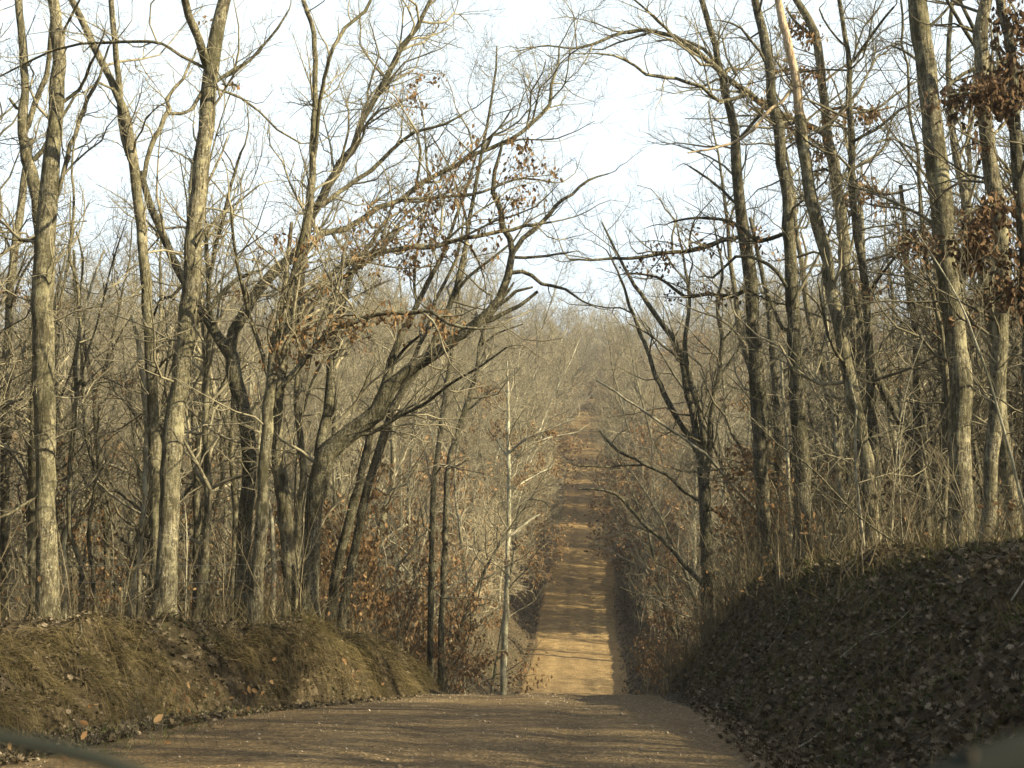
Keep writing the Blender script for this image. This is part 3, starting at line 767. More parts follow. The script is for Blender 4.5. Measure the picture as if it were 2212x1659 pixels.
hero("forest_tree", "dark wiry stem with a kink left of the pale snag", 32, [(205,1330,10),(200,1230,9),(192,1160,9),(205,1050,8),(202,1000,8),(185,930,8),(178,800,7),(172,690,6),(178,560,5),(165,500,4)], [[(200,1020,3),(225,960,3),(260,930,2)]], bark=BARK_DARK, twig=TWIG_DARK, seed=20, top=False, tw=1.6)
hero("forest_tree", "thin tree with a pale foot near the left edge, behind the big left trunk", 33, [(140,1300,12),(143,1250,12),(137,1180,10),(150,1100,9),(148,1020,8),(165,880,8),(172,760,7),(190,640,6),(225,540,4)], [], bark=BARK_PALE, seed=21, top=False, tw=1.2)
hero("forest_tree", "slanting bare branchy tree that leans over from the far left behind the snag", 40, [(225,1320,14),(232,1200,13),(222,1080,12),(210,960,11),(205,860,10),(185,760,9),(175,690,8),(162,620,7),(160,540,6)], [[(205,860,6),(235,760,6),(262,640,5),(280,560,4),(285,480,3)]], bark=BARK_DARK, twig=TWIG_DARK, seed=22, top=False, tw=1.4)
hero("forest_tree", "medium grey trunk right of the wooden board on the left bank", 31, [(640,1340,20),(645,1200,18),(648,1100,18),(655,1020,16),(650,940,14),(640,860,13),(650,760,12),(670,680,10),(700,600,8)], [[(650,900,6),(675,820,6),(710,760,5)]], seed=23, top=False, tw=1.2)
# ---- right of the road
hero("forest_tree", "tall trunk nearest the road on the right, sending a limb left over the road", 33,
     [(1654,1240,34),(1652,1150,30),(1644,1018,31),(1639,885,34),(1634,800,33),(1630,740,31),(1626,700,31),(1621,600,31),(1606,500,28),(1596,425,25),(1591,350,23),(1586,270,21),(1566,200,17),(1551,130,15),(1536,65,14),(1516,0,13)],
     [[(1560,170,8),(1536,120,8),(1500,95,8),(1456,80,7),(1436,60,7),(1406,30,6),(1371,0,5)], [(1600,450,7),(1560,410,7),(1520,380,6),(1490,360,4)],
      ([(1606,510,10),(1560,520,11),(1500,540,11),(1440,545,9),(1380,555,8),(1300,560,6),(1230,560,4)], {"dz": -1.5, "leaf": .05, "bunch": 16, "bt": (.05, .7)}),
      ([(1622,620,10),(1580,640,10),(1530,635,9),(1480,640,8),(1420,600,6),(1360,590,4)], {"dz": 1.0, "leaf": .05, "bunch": 12, "bt": (.1, .8)}), [(1596,300,8),(1640,250,8),(1665,200,6)]], bark=BARK_DARK, seed=31, leaf=.015, tw=2.5)
hero("forest_tree", "second tall trunk from the road on the right, straight and dark", 30,
     [(1738,1215,42),(1734,1150,38),(1734,1018,36),(1724,912,35),(1718,800,33),(1716,725,31),(1711,625,30),(1706,525,29),(1701,425,28),(1686,350,26),(1681,275,25),(1666,210,24),(1661,140,23),(1646,65,21),(1631,0,18)],
     [[(1711,640,9),(1680,590,9),(1640,560,8),(1590,555,7),(1540,600,5)], [(1720,720,9),(1690,710,9),(1660,640,7)], [(1662,150,7),(1640,110,7),(1600,60,6),(1560,45,4)],
      ([(1705,500,10),(1640,520,10),(1580,480,8),(1500,470,6),(1450,480,4)], {"leaf": .08, "bunch": 9})], bark=BARK_DARK, twig=TWIG_DARK, seed=32, tw=2.4, leaf=.04)
hero("forest_tree", "leaning trunk on the right whose upper part is bare pale wood without bark", 27,
     [(1890,1195,40),(1885,1150,36),(1880,1070,34),(1872,991,33),(1856,917,32),(1841,859,31),(1836,825,30),(1821,740,29),(1806,665,28),(1791,600,28),(1781,540,27),(1766,490,28),(1751,425,28),(1741,360,28),(1731,300,26),(1728,250,24),(1721,190,22),(1706,115,20),(1691,50,20),(1681,0,18)],
     [([(1706,195,8),(1690,220,8),(1666,235,8),(1626,280,7),(1581,310,6),(1530,322,5),(1486,330,4)], {"stub": 1, "mat": BARK_BARE, "label": "pale broken branch without bark"}),
      [(1830,800,8),(1800,750,8),(1780,690,7),(1770,620,5)]], bare=270, seed=33, tw=1.5)
hero("oak_tree", "oak behind the pale topped trunk, hung with brown leaves high up on the right", 34,
     [(1905,1190,26),(1900,1080,26),(1895,1000,26),(1880,900,28),(1866,825,28),(1841,700,28),(1826,575,27),(1821,500,27),(1811,425,27),(1801,350,26),(1791,310,24),(1786,280,21),(1781,210,20),(1771,150,20),(1761,75,20),(1736,25,17),(1720,0,15)],
     [([(1790,300,14),(1760,275,15),(1716,260,15),(1661,235,14),(1616,200,14),(1566,165,13),(1506,110,12),(1456,78,11),(1396,65,9),(1346,70,8),(1281,95,7),(1236,105,5),(1181,98,4),(1120,110,3)], {"dz": -3.0, "leaf": .004, "bunch": 12, "bt": (.0, .38)}),
      ([(1616,205,9),(1580,215,9),(1556,220,9),(1516,187,9),(1481,175,8),(1461,170,8),(1396,160,7),(1371,140,6),(1326,120,5),(1286,115,4)], {"d": 31.5, "dz": -1, "leaf": .004}),
      ([(1785,240,7),(1830,230,7),(1880,240,6),(1930,230,4)], {"leaf": .15, "bunch": 14}), ([(1770,160,7),(1720,150,7),(1660,160,5)], {"leaf": .12, "bunch": 9}), ([(1760,80,7),(1720,50,7),(1700,20,5)], {"leaf": .15, "bunch": 10}),
      ([(1812,430,8),(1860,400,8),(1910,420,7),(1960,410,5)], {"leaf": .15, "bunch": 12}), ([(1800,350,7),(1750,300,7),(1700,320,5)], {"leaf": .15, "bunch": 9})], seed=34, tw=1.8, leaf=.1, leafsize=.12)
hero("forest_tree", "straight slim lichen banded trunk between the pale topped trunk and the thick right one", 28,
     [(1898,1185,26),(1893,1018,24),(1883,885,23),(1880,825,20),(1876,700,18),(1866,600,18),(1851,500,18),(1841,400,17),(1841,300,16),(1836,225,14),(1833,150,13),(1826,75,11),(1813,0,10)],
     [[(1841,135,7),(1866,100,7),(1901,50,6),(1931,15,5)], [(1842,245,6),(1901,230,6),(1941,200,5),(1990,170,4)], [(1844,305,7),(1891,280,7),(1941,240,6),(1991,210,5),(2050,150,4)],
      [(1838,280,5),(1790,270,5),(1740,290,4)], [(1848,390,6),(1820,380,6),(1780,365,6),(1740,375,4)], ([(1870,640,6),(1930,560,6),(1990,500,5),(2060,470,4)], {"leaf": .12, "bunch": 10}), [(1826,100,5),(1790,60,5),(1770,20,4)]],
     bark=BARK_DARK, twig=TWIG_DARK, seed=35, tw=2.7)
hero("forest_tree", "wiry crooked stem just left of the thick right trunk", 26,
     [(2035,1190,12),(2040,1100,12),(2050,950,12),(2046,825,11),(2031,700,10),(2011,625,10),(1996,525,10),(1986,425,9),(1981,320,8),(1971,280,7),(1963,225,7),(1961,140,6),(1946,95,6),(1951,60,6),(1946,0,5)],
     [[(1981,330,5),(1930,300,5),(1890,310,4)], [(2012,630,5),(1960,600,5),(1900,590,4)], [(1946,95,4),(1920,100,4),(1880,120,3)]], bark=BARK, twig=TWIG_DARK, seed=36, tw=2.5, top=False)
hero("forest_tree", "thickest trunk on the right, standing on the bank with leafy oak twigs in front", 25,
     [(2080,1175,56),(2078,1100,50),(2075,1000,46),(2072,900,47),(2076,825,50),(2068,760,50),(2061,700,48),(2046,600,47),(2041,500,47),(2031,425,50),(2021,350,50),(2011,250,47),(2001,150,44),(1991,75,44),(1981,0,42)],
     [[(2030,200,9),(2080,160,9),(2130,140,8),(2180,130,6)], [(2000,160,7),(1970,120,7),(1930,100,5)], ([(2045,560,9),(2010,540,9),(1970,520,7),(1930,530,5)], {"leaf": .2, "bunch": 14}), ([(2058,680,8),(2110,660,8),(2160,640,6)], {"leaf": .2, "bunch": 10}), [(2075,900,7),(2110,840,7),(2150,790,6),(2200,760,5)]],
     bark=BARK, twig=TWIG_DARK, seed=37, tw=2.2)
hero("forest_tree", "warm lit bent trunk near the right edge with a broken stub high up", 23,
     [(2132,1180,34),(2138,1097,30),(2143,991,30),(2154,885,35),(2156,825,36),(2163,700,34),(2166,600,33),(2161,500,32),(2151,425,34),(2138,350,34),(2126,250,31),(2121,150,28),(2116,75,33),(2124,30,30),(2131,0,28)],
     [([(2112,80,9),(2100,68,9),(2071,55,5)], {"stub": 1, "dz": -.2}), [(2140,300,7),(2175,260,7),(2215,230,5)], ([(2126,200,7),(2090,190,7),(2050,200,5)], {"leaf": .3, "lenf": .5, "dz": -.6, "bunch": 12})],
     bark=BARK, twig=TWIG_DARK, seed=38, tw=1.4, leaf=.1, leafsize=.13)
hero("oak_tree", "dark oak with dense clusters of brown leaves along the right edge of the picture", 22,
     [(2225,1180,30),(2222,1000,28),(2220,800,26),(2214,600,26),(2206,450,26),(2196,350,26),(2191,250,26),(2186,150,24),(2176,75,22),(2161,0,22)],
     [([(2196,230,8),(2150,200,8),(2100,200,7),(2050,205,4)], {"leaf": .3, "bunch": 15, "lenf": .4, "dz": -1, "dens": 2.6}), ([(2200,410,8),(2160,440,8),(2110,450,7),(2060,480,4)], {"leaf": .3, "bunch": 12, "lenf": .4, "dz": -1, "dens": 2.6}),
      ([(2210,560,8),(2160,540,8),(2090,520,7),(2020,520,4)], {"leaf": .3, "bunch": 15, "lenf": .4, "dz": -.5, "dens": 2.6}), ([(2214,640,8),(2180,620,7),(2150,650,5)], {"leaf": .3, "bunch": 12, "lenf": .4, "dz": .5}), ([(2180,70,8),(2200,50,8),(2230,40,5)], {"leaf": .3, "bunch": 12, "lenf": .4}),
      ([(2190,180,7),(2160,120,7),(2150,90,5)], {"leaf": .25, "bunch": 16, "lenf": .4, "dz": .5})], bark=BARK_DARK, twig=TWIG_DARK, seed=39, tw=1.8, leaf=.1, leafsize=.12)
hero("forest_tree", "dark tree splitting low into four fanning stems, right beside the road dip", 44,
     [(1528,1290,26),(1527,1235,25),(1525,1150,26),(1522,1055,28),(1518,1020,24),(1506,938,18),(1494,880,17),(1480,832,16),(1474,779,14),(1455,730,13),(1430,700,12),(1395,650,10),(1360,600,8),(1330,540,6),(1300,480,4)],
     [[(1522,1045,14),(1520,970,14),(1515,910,13),(1490,820,12),(1480,740,10),(1490,660,8),(1480,580,6),(1465,500,4)], [(1524,1040,14),(1533,965,14),(1538,885,12),(1550,820,11),(1560,740,10),(1550,660,8),(1560,580,6),(1545,500,4)],
      [(1515,1000,12),(1500,965,12),(1485,938,12),(1455,890,12),(1432,848,12),(1405,779,10),(1385,720,9),(1360,660,7),(1340,600,5),(1310,540,3)],
      [(1474,779,6),(1450,760,6),(1400,720,5),(1360,700,3)], [(1550,820,6),(1590,760,6),(1620,700,4)]], bark=BARK_DARK, twig=TWIG_DARK, seed=40, top=False, tw=0.8, leaf=.01, dens=.55)
hero("forest_tree", "leaning dark trunk behind the warm bent trunk's left side, slanting to the left", 30,
     [(2003,1180,26),(2000,1097,24),(1989,1018,23),(1963,938,23),(1915,859,20),(1890,800,17),(1870,740,14),(1850,660,12),(1838,600,9)], [[(1915,859,7),(1900,800,7),(1870,770,5)]], bark=BARK_DARK, twig=TWIG_DARK, seed=41, tw=1.8, top=False)
hero("forest_tree", "slender trunk with a pale lit foot between the second and third tall right trunks", 35, [(1820,1170,14),(1818,1110,12),(1812,1044,11),(1806,960,10),(1800,870,10),(1790,780,9),(1785,700,8),(1775,600,6)], [], bark=BARK_PALE, twig=TWIG_DARK, seed=42, top=False, tw=2.5)
hero("forest_tree", "thin pale stem right beside the first tall right trunk", 36, [(1712,1210,9),(1710,1180,9),(1702,1034,8),(1700,940,8),(1690,850,7),(1688,780,6)], [], bark=BARK_PALE, twig=TWIG, seed=43, top=False, tw=2.5)
hero("forest_tree", "grey trunk seen between the wiry stem and the warm bent trunk", 31, [(2055,1170,18),(2052,1000,18),(2050,900,17),(1990,700,14)][:3] + [(2040,800,15),(2028,700,13),(2020,560,10)], [], bark=BARK_DARK, twig=TWIG_DARK, seed=44, tw=1.8, top=False)
hero("forest_tree", "plain grey trunk half hidden between the third and thickest right trunks", 36, [(1990,1165,20),(1986,1050,20),(1982,930,18),(1980,800,17),(1975,700,15),(1960,600,13),(1955,500,11),(1945,400,9)], [[(1978,760,6),(1950,700,6),(1920,660,4)], ([(1965,620,6),(2000,570,6),(2040,540,4)], {"leaf": .5})], bark=BARK_DARK, twig=TWIG_DARK, seed=45, tw=1.8, top=False, leaf=.15)
hero("forest_tree", "dark trunk standing between the first and second tall right trunks, thinner than both", 40, [(1690,1210,18),(1688,1100,18),(1680,980,17),(1676,860,15),(1668,760,14),(1660,660,12),(1640,560,10),(1620,470,8)], [[(1676,860,5),(1700,800,5),(1740,760,4)]], bark=BARK_DARK, twig=TWIG_DARK, seed=46, top=False, tw=2.2)
# ---- lone leaning and arching young stems
def sapling(label, d, trunk, limbs=(), bark=BARK_PALE, seed=0, **k):
    return hero("sapling", label, d, trunk, limbs, bark=bark, twig=k.pop("twig", TWIG), seed=seed, top=False, slant=True, tw=k.pop("tw", 1.2), cat="sapling", **k)
sapling("pale curved sapling between the pale topped trunk and the road, standing on the right bank", 24, [(1868,1200,7),(1862,1150,7),(1851,1044,7),(1846,927,6),(1850,880,5),(1835,820,4)], seed=51)
sapling("long thin pale sapling leaning left in front of the warm bent trunk", 20, [(2215,1110,8),(2212,1097,7),(2170,938,7),(2140,830,6),(2122,779,6),(2090,690,5),(2050,610,4),(1980,500,3)], seed=52)
sapling("slanting thin sapling whose tip leans far left across the right trunks", 22, [(1975,1200,4),(1860,1120,4),(1800,1060,4),(1740,1000,4),(1680,960,3),(1620,900,3)], bark=BARK_DARK, twig=TWIG_DARK, seed=53)
sapling("fallen pole with mossy bark leaning left over the far road from the right", 48, [(1470,1215,10),(1458,1195,9),(1426,1162,9),(1393,1134,8),(1361,1098,8),(1329,1066,7),(1300,1058,5),(1248,1056,4)], bark=BARK, seed=54, tw=1.0)
sapling("long pale pole slanting up to the left above the far road", 40, [(1590,1060,7),(1565,1028,7),(1522,981,7),(1460,937,6),(1410,901,6),(1371,875,5),(1313,836,5),(1287,820,4)], seed=55, tw=1.0)
sapling("dark crooked branchy stem reaching left over the far road, above the mossy pole", 50, [(1475,1060,8),(1440,1025,8),(1393,1004,8),(1371,990,7),(1335,975,7),(1319,960,7),(1296,930,5)], [([(1393,1004,5),(1340,1006,5),(1296,1008,5),(1245,1006,4)], {"dz": 0})], bark=BARK_DARK, twig=TWIG_DARK, seed=56, tw=1.0)
sapling("low arching dark stem over the left edge of the far road", 66, [(1112,1180,5),(1117,1120,5),(1128,1085,4),(1151,1078,4),(1174,1082,3),(1190,1100,2)], bark=BARK_DARK, twig=TWIG_DARK, seed=57, tw=1.0)

# ------------------------------------------------------------------ leafy young oaks and far trees: built once, then copied
def free(x, y, r):
    return all((x - a) ** 2 + (y - b) ** 2 > r * r for a, b in hero_xy)
def build_tree(name, rng, Ht, r0, first, nb, bl, lvl, dens, rmin, bark, twig, leaf=0.0, leafsize=.1, up=.28, lean=.06, one=False, per=3, wig=.16, spread=1.0):
    """a whole tree growing at the origin; returns the thing and its children"""
    p, d, pts, rad = (0, 0, -.3), norm((rng.gauss(0, lean), rng.gauss(0, lean), 1)), [], []
    n = int(Ht / .6)
    for i in range(n + 1):
        pts.append(p); rad.append(max(.012, r0 * (1.25 if i == 0 else 1) * (1 - .9 * (i / n) ** 1.1)))
        d = norm((d[0] + rng.gauss(0, .065), d[1] + rng.gauss(0, .065), d[2] + .03))
        p = (p[0] + d[0] * .6, p[1] + d[1] * .6, p[2] + d[2] * .6)
    out = Out()
    for k in range(nb):
        t = first + (1 - first) * (k + rng.random()) / nb
        i = min(n - 1, int(t * n)); a, b = pts[i], pts[i + 1]
        nd = turned(norm((b[0] - a[0], b[1] - a[1], b[2] - a[2])), R(rng.uniform(35, 70) * spread), rng)
        L = bl * rng.uniform(.6, 1.2) * (1.15 - .75 * t)
        grow(out, a, norm((nd[0], nd[1], nd[2] + .1)), L, max(.012, min(rad[i] * .55, L * .016)), lvl, rng, dens, up, wig, rmin, leaf)
    v1, f1 = tubes([(pts, rad)]); v2, f2 = tubes(out.p)
    if one:
        fs = [np.concatenate([f1[0], f2[0] + len(v1)])]
        mi = np.concatenate([np.zeros(len(f1[0])), np.ones(len(f2[0]))]).astype(int)
        vv = np.concatenate([v1, v2]); mats = [bark, twig]
        if out.leaf:
            v3, f3 = hang_leaves(out.leaf, per, leafsize, nr, spread=.25, droop=.3)
            fs.append(f3[0] + len(vv)); vv = np.concatenate([vv, v3]); mi = np.concatenate([mi, np.full(len(f3[0]), 2)]); mats.append(LEAF)
            fs = [np.concatenate(fs)]
        return mesh_obj(name, vv, fs, mats, matidx=mi)
    root = empty(name, (0, 0, 0))
    mesh_obj("trunk" if r0 > .045 else "stem", v1, f1, bark, root)
    mesh_obj("crown", v2, f2, twig, root)
    if out.leaf:
        v, f = hang_leaves(out.leaf, per, leafsize, nr)
        mesh_obj("withered_leaves", v, f, LEAF, root, smooth=False)
    return root
def copy_thing(src):
    c = src.copy(); COL.objects.link(c)
    for ch in list(src.children):
        k = ch.copy(); COL.objects.link(k); k.parent = c
    return c
used = set()
def place(src, x, y, s, rz, label, cat, group, tilt=(0, 0)):
    o = src if src.name not in used else copy_thing(src)
    used.add(src.name); used.add(o.name)
    o.location = (x, y, gz(x, y)); o.scale = (s, s, s); o.rotation_euler = (tilt[0], tilt[1], rz)
    for k in ("label", "category", "group"):
        if k in o: del o[k]
    return tag(o, label, cat, group)

rg = random.Random(5)
# leafy young oaks
oaks = [build_tree("young_oak", random.Random(100 + i), h, .05, .12, 20, 2.3, 2, (0, 4.5, 3.4, 2), .005, BARK_DARK, TWIG_DARK, leaf=.8, leafsize=.13, up=.1, per=2) for i, h in enumerate((5.5, 6.5, 4.5))]
oak_spots = [  # u, v of the foot, distance, scale, label
    (930, 1385, 42, 1.15, "young oak full of brown leaves where the left bank ends"), (860, 1370, 37, .95, "brown leaved young oak between the slanting trunks and the road"),
    (1020, 1400, 52, 1.3, "tallest brown leaved young oak left of the pale roadside tree"), (1060, 1380, 60, 1.25, "brown leaved young oak right beside the pale roadside tree"),
    (985, 1400, 47, 1.1, "brown leaved young oak at the foot of the slim leaning trunks"), (1370, 1310, 70, 1.1, "brown leaved bush like oak right of the far road in the shade"),
    (1400, 1330, 56, .9, "small brown leaved oak right of the road in the dip"), (1470, 1250, 64, 1.2, "brown leaved oak behind the four stemmed dark tree"),
    (470, 1330, 44, 1.2, "brown leaved young oak behind the brightest left trunk"), (700, 1330, 40, 1.0, "brown leaved young oak behind the massive leaning trunk"),
    (250, 1320, 42, 1.2, "brown leaved young oak behind the pale snag on the left"), (820, 1360, 50, 1.5, "tall brown leaved young oak behind the second slanting trunk"), (1040, 1360, 72, 1.7, "brown leaved oak on the slope behind the pale roadside tree"), (150, 1300, 36, .9, "small brown leaved young oak behind the big straight left trunk"), (610, 1310, 46, 1.3, "brown leaved young oak seen between the two light trunks left of centre"), (1700, 1190, 38, .9, "small brown leaved oak at the foot of the second tall right trunk"), (1600, 1200, 46, 1.0, "brown leaved young oak left of the first tall right trunk"),
    (1950, 1180, 40, .95, "brown leaved young oak behind the lichen banded trunk"), (1780, 1200, 44, 1.1, "brown leaved young oak between the second and third tall right trunks")]
for i, (u, v, d, s, lab) in enumerate(oak_spots):
    x = at(u, v, d)[0]
    if x - float(center(d)) > 0 and x - float(center(d)) < 4.2: x = float(center(d)) + 4.6
    if x - float(center(d)) < 0 and x - float(center(d)) > -5.2: x = float(center(d)) - 5.4
    place(oaks[i % 3], x, d, s, rg.uniform(0, 6.28), lab, "young oak", "young oaks with withered leaves")
# slender saplings
saps = [build_tree("sapling", random.Random(200 + i), h, .022, .2, 14, 1.1, 1, (0, 5, 3, 2), .0045, b, t, up=.2, lean=.16, wig=.14) for i, (h, b, t) in enumerate(((4.2, BARK_PALE, TWIG), (5.4, BARK, TWIG), (3.4, BARK_DARK, TWIG_DARK), (4.8, BARK_PALE, STEM_PALE)))]
def spots(n, d0, d1, umin, umax, side_, r, rng, tries=4000, ang=True):
    got = []
    while len(got) < n and tries:
        tries -= 1
        y = rng.uniform(d0, d1); u = rng.uniform(umin, umax) * side_; x = float(center(y)) + u
        if ang and abs(x) > y * .40 + 3: continue
        if not free(x, y, r) or any((x - a) ** 2 + (y - b) ** 2 < r * r for a, b in got): continue
        got.append((x, y))
    return got
def put_saplings(n, d0, d1, u0, u1, sd, where):
    for i, (x, y) in enumerate(spots(n, d0, d1, u0, u1, sd, .35, rg)):
        place(saps[rg.randrange(4)], x, y, rg.uniform(.6, 1.25), rg.uniform(0, 6.28), "thin bare sapling among the trunks, " + where, "sapling", "thin bare saplings on the " + where, (rg.gauss(0, .08), rg.gauss(0, .08)))
put_saplings(42, 26, 48, 4.5, 16, -1, "left side of the road")
put_saplings(38, 22, 46, 5.2, 16, 1, "right side of the road")
# mid-distance forest trees
mids = []
for i, (h, r0, b, t) in enumerate(((17, .17, BARK, TWIG_DARK), (15, .13, BARK_DARK, TWIG_DARK), (19, .2, BARK, TWIG), (13, .1, BARK, TWIG), (16, .15, BARK_DARK, TWIG_DARK), (11, .08, BARK_DARK, TWIG_DARK))):
    mids.append(build_tree("forest_tree", random.Random(300 + i), h, r0, .2, 24, 4.8, 3, (0, 3.8, 2.3, 1.5), .006, b, t, up=.16, leaf=.03 if i % 2 else 0, wig=.26))
mid_oaks = [build_tree("oak_tree", random.Random(350 + i), h, .12, .15, 22, 3.8, 3, (0, 3.8, 2.4, 1.5), .006, BARK_DARK, TWIG_DARK, up=.08, leaf=.16, leafsize=.14, per=1, wig=.26) for i, h in enumerate((12, 14))]
def put_oaks(n, d0, d1, u0, u1, sd, where, r=1.8):
    for x, y in spots(n, d0, d1, u0, u1, sd, r, rg):
        place(rg.choice(mid_oaks), x, y, rg.uniform(.8, 1.15), rg.uniform(0, 6.28), "oak with bunches of brown leaves, back in the wood " + where, "oak", "brown leaved oaks back in the wood " + where)
        hero_xy.append((x, y))
def put_mids(n, d0, d1, u0, u1, sd, where, r=1.5):
    for x, y in spots(n, d0, d1, u0, u1, sd, r, rg):
        place(mids[rg.randrange(6)], x, y, rg.uniform(.8, 1.2), rg.uniform(0, 6.28), "bare grey tree in the wood " + where, "tree", "bare forest trees on the " + where, (rg.gauss(0, .03), rg.gauss(0, .03)))
        hero_xy.append((x, y))
put_oaks(12, 34, 62, 7, 24, 1, "on the right")
put_oaks(7, 36, 60, 6, 24, -1, "on the left")
put_mids(16, 27, 44, 7, 22, -1, "on the left behind the front trunks", 1.4)
put_mids(30, 25, 52, 8.5, 22, 1, "on the right behind the front trunks", 1.4)
put_mids(44, 38, 75, 5, 32, -1, "left of the dip")
put_mids(44, 38, 75, 5.5, 32, 1, "right of the dip")
put_mids(22, 75, 120, 5, 46, -1, "lower slope left of the far road", 2.2)
put_mids(20, 75, 120, 5, 46, 1, "lower slope right of the far road", 2.2)
# far hillside trees
fars = []
for i, (h, r0, lf) in enumerate(((17, .13, .015), (19, .15, 0), (14, .11, .03), (18, .12, .02), (8, .07, .85))):
    fars.append(build_tree("hillside_tree", random.Random(400 + i), h, r0, .12, 30, 4.6, 2, (0, 3.4, 2.9, 1.6), .011, BARK_PALE if i in (0, 3) else BARK, TWIG_FAR, up=.12, leaf=lf, leafsize=.3, one=True, per=1, wig=.26, lean=.12))
PALE_T = plain_bark("twig_bark_pale", (.29, .245, .15), (.52, .45, .30))  # pale bark, with the golden sunlight on these crowns partly put into it
pales = [build_tree("pale_tree", random.Random(450 + i), h, .09, .1, 34, 4.2, 2, (0, 4.2, 3.6, 1.6), .008, BARK_PALE, PALE_T, up=.1, one=True, wig=.3, lean=.25) for i, h in enumerate((9, 11))]
def put_pale(n, d0, d1, u0, u1, sd, where, r):
    for x, y in spots(n, d0, d1, u0, u1, sd, r, rg):
        place(rg.choice(pales), x, y, rg.uniform(.8, 1.2), rg.uniform(0, 6.28), "pale fine twigged tree sunlit on the slope " + where, "tree", "pale fine twigged trees " + where, (rg.gauss(0, .05), -sd * rg.uniform(.05, .3)))
        hero_xy.append((x, y))
put_pale(24, 80, 230, 4.2, 16, -1, "left of the far road", 2.0)
put_pale(4, 125, 210, 5.5, 13, 1, "right of the far road", 2.0)
def put_far(n, d0, d1, u0, u1, sd, where, r, over=0.0):
    for x, y in spots(n, d0, d1, u0, u1, sd, r, rg):
        place(fars[rg.choice((0, 0, 1, 1, 2, 2, 3, 4))], x, y, rg.uniform(.75, 1.15), rg.uniform(0, 6.28), "small bare tree on the far hillside " + where, "tree", "bare trees on the far hillside " + where, (0, over * rg.uniform(.1, .45) * -sd))
        hero_xy.append((x, y))
put_far(32, 110, 190, 4.6, 30, -1, "left of the road", 2.5)
put_far(24, 110, 190, 4.6, 30, 1, "right of the road", 2.5)
put_far(26, 150, 350, 3.6, 8, -1, "leaning over the left roadside", 2.5, 1.0)
put_far(13, 150, 350, 3.8, 8, 1, "leaning over the right roadside", 2.5, 1.0)
put_far(18, 205, 340, 3.2, 5.5, -1, "crowding the left edge of the upper road", 1.6, 1.0)
put_far(12, 215, 340, 3.3, 5.5, 1, "crowding the right edge of the upper road", 1.6, 1.0)
put_far(7, 100, 150, 4.2, 7, -1, "arching low over the left road edge", 2.5, .8)
put_far(6, 95, 150, 4.4, 7, 1, "arching low over the right road edge", 2.5, .8)

# ------------------------------------------------------------------ the rest of the far wood: one mass, instanced on points
def scatter_wood(name, label, P, rs, kinds=(0, 1, 1, 2, 2, 3, 4, 4, 4)):
    n = len(P)
    me = bpy.data.meshes.new(name); me.vertices.add(n); me.vertices.foreach_set("co", P.astype(np.float32).ravel()); me.update()
    a = me.attributes.new("pick", 'INT', 'POINT'); a.data.foreach_set("value", rs.choice(kinds, n).astype(np.int32))
    a = me.attributes.new("turn", 'FLOAT', 'POINT'); a.data.foreach_set("value", rs.uniform(0, 6.28, n).astype(np.float32))
    a = me.attributes.new("size", 'FLOAT', 'POINT'); a.data.foreach_set("value", (rs.uniform(.8, 1.3, n) * np.where(P[:, 1] > 200, 1.42, 1.05)).astype(np.float32))
    o = bpy.data.objects.new(name, me); COL.objects.link(o)
    tag(o, label, "wood", kind="stuff")
    ng = bpy.data.node_groups.new(name + "_scatter", 'GeometryNodeTree')
    ng.interface.new_socket("Geometry", in_out='INPUT', socket_type='NodeSocketGeometry')
    ng.interface.new_socket("Geometry", in_out='OUTPUT', socket_type='NodeSocketGeometry')
    N, L = ng.nodes, ng.links
    gi, go = N.new("NodeGroupInput"), N.new("NodeGroupOutput")
    def attr(nm, ty):
        x = N.new("GeometryNodeInputNamedAttribute"); x.data_type = ty; x.inputs["Name"].default_value = nm; return x.outputs["Attribute"]
    pick, turn, size = attr("pick", 'INT'), attr("turn", 'FLOAT'), attr("size", 'FLOAT')
    cx = N.new("ShaderNodeCombineXYZ"); L.new(turn, cx.inputs[2])
    join = N.new("GeometryNodeJoinGeometry")
    for i, f in enumerate(fars):
        oi = N.new("GeometryNodeObjectInfo"); oi.inputs["Object"].default_value = f; oi.inputs["As Instance"].default_value = True
        cmp_ = N.new("FunctionNodeCompare"); cmp_.data_type = 'INT'; cmp_.operation = 'EQUAL'
        L.new(pick, cmp_.inputs[2]); cmp_.inputs[3].default_value = i
        ip = N.new("GeometryNodeInstanceOnPoints")
        L.new(gi.outputs[0], ip.inputs["Points"]); L.new(cmp_.outputs[0], ip.inputs["Selection"]); L.new(oi.outputs["Geometry"], ip.inputs["Instance"])
        L.new(cx.outputs[0], ip.inputs["Rotation"]); L.new(size, ip.inputs["Scale"])
        L.new(ip.outputs[0], join.inputs[0])
    L.new(join.outputs[0], go.inputs[0])
    md = o.modifiers.new("scatter", 'NODES'); md.node_group = ng

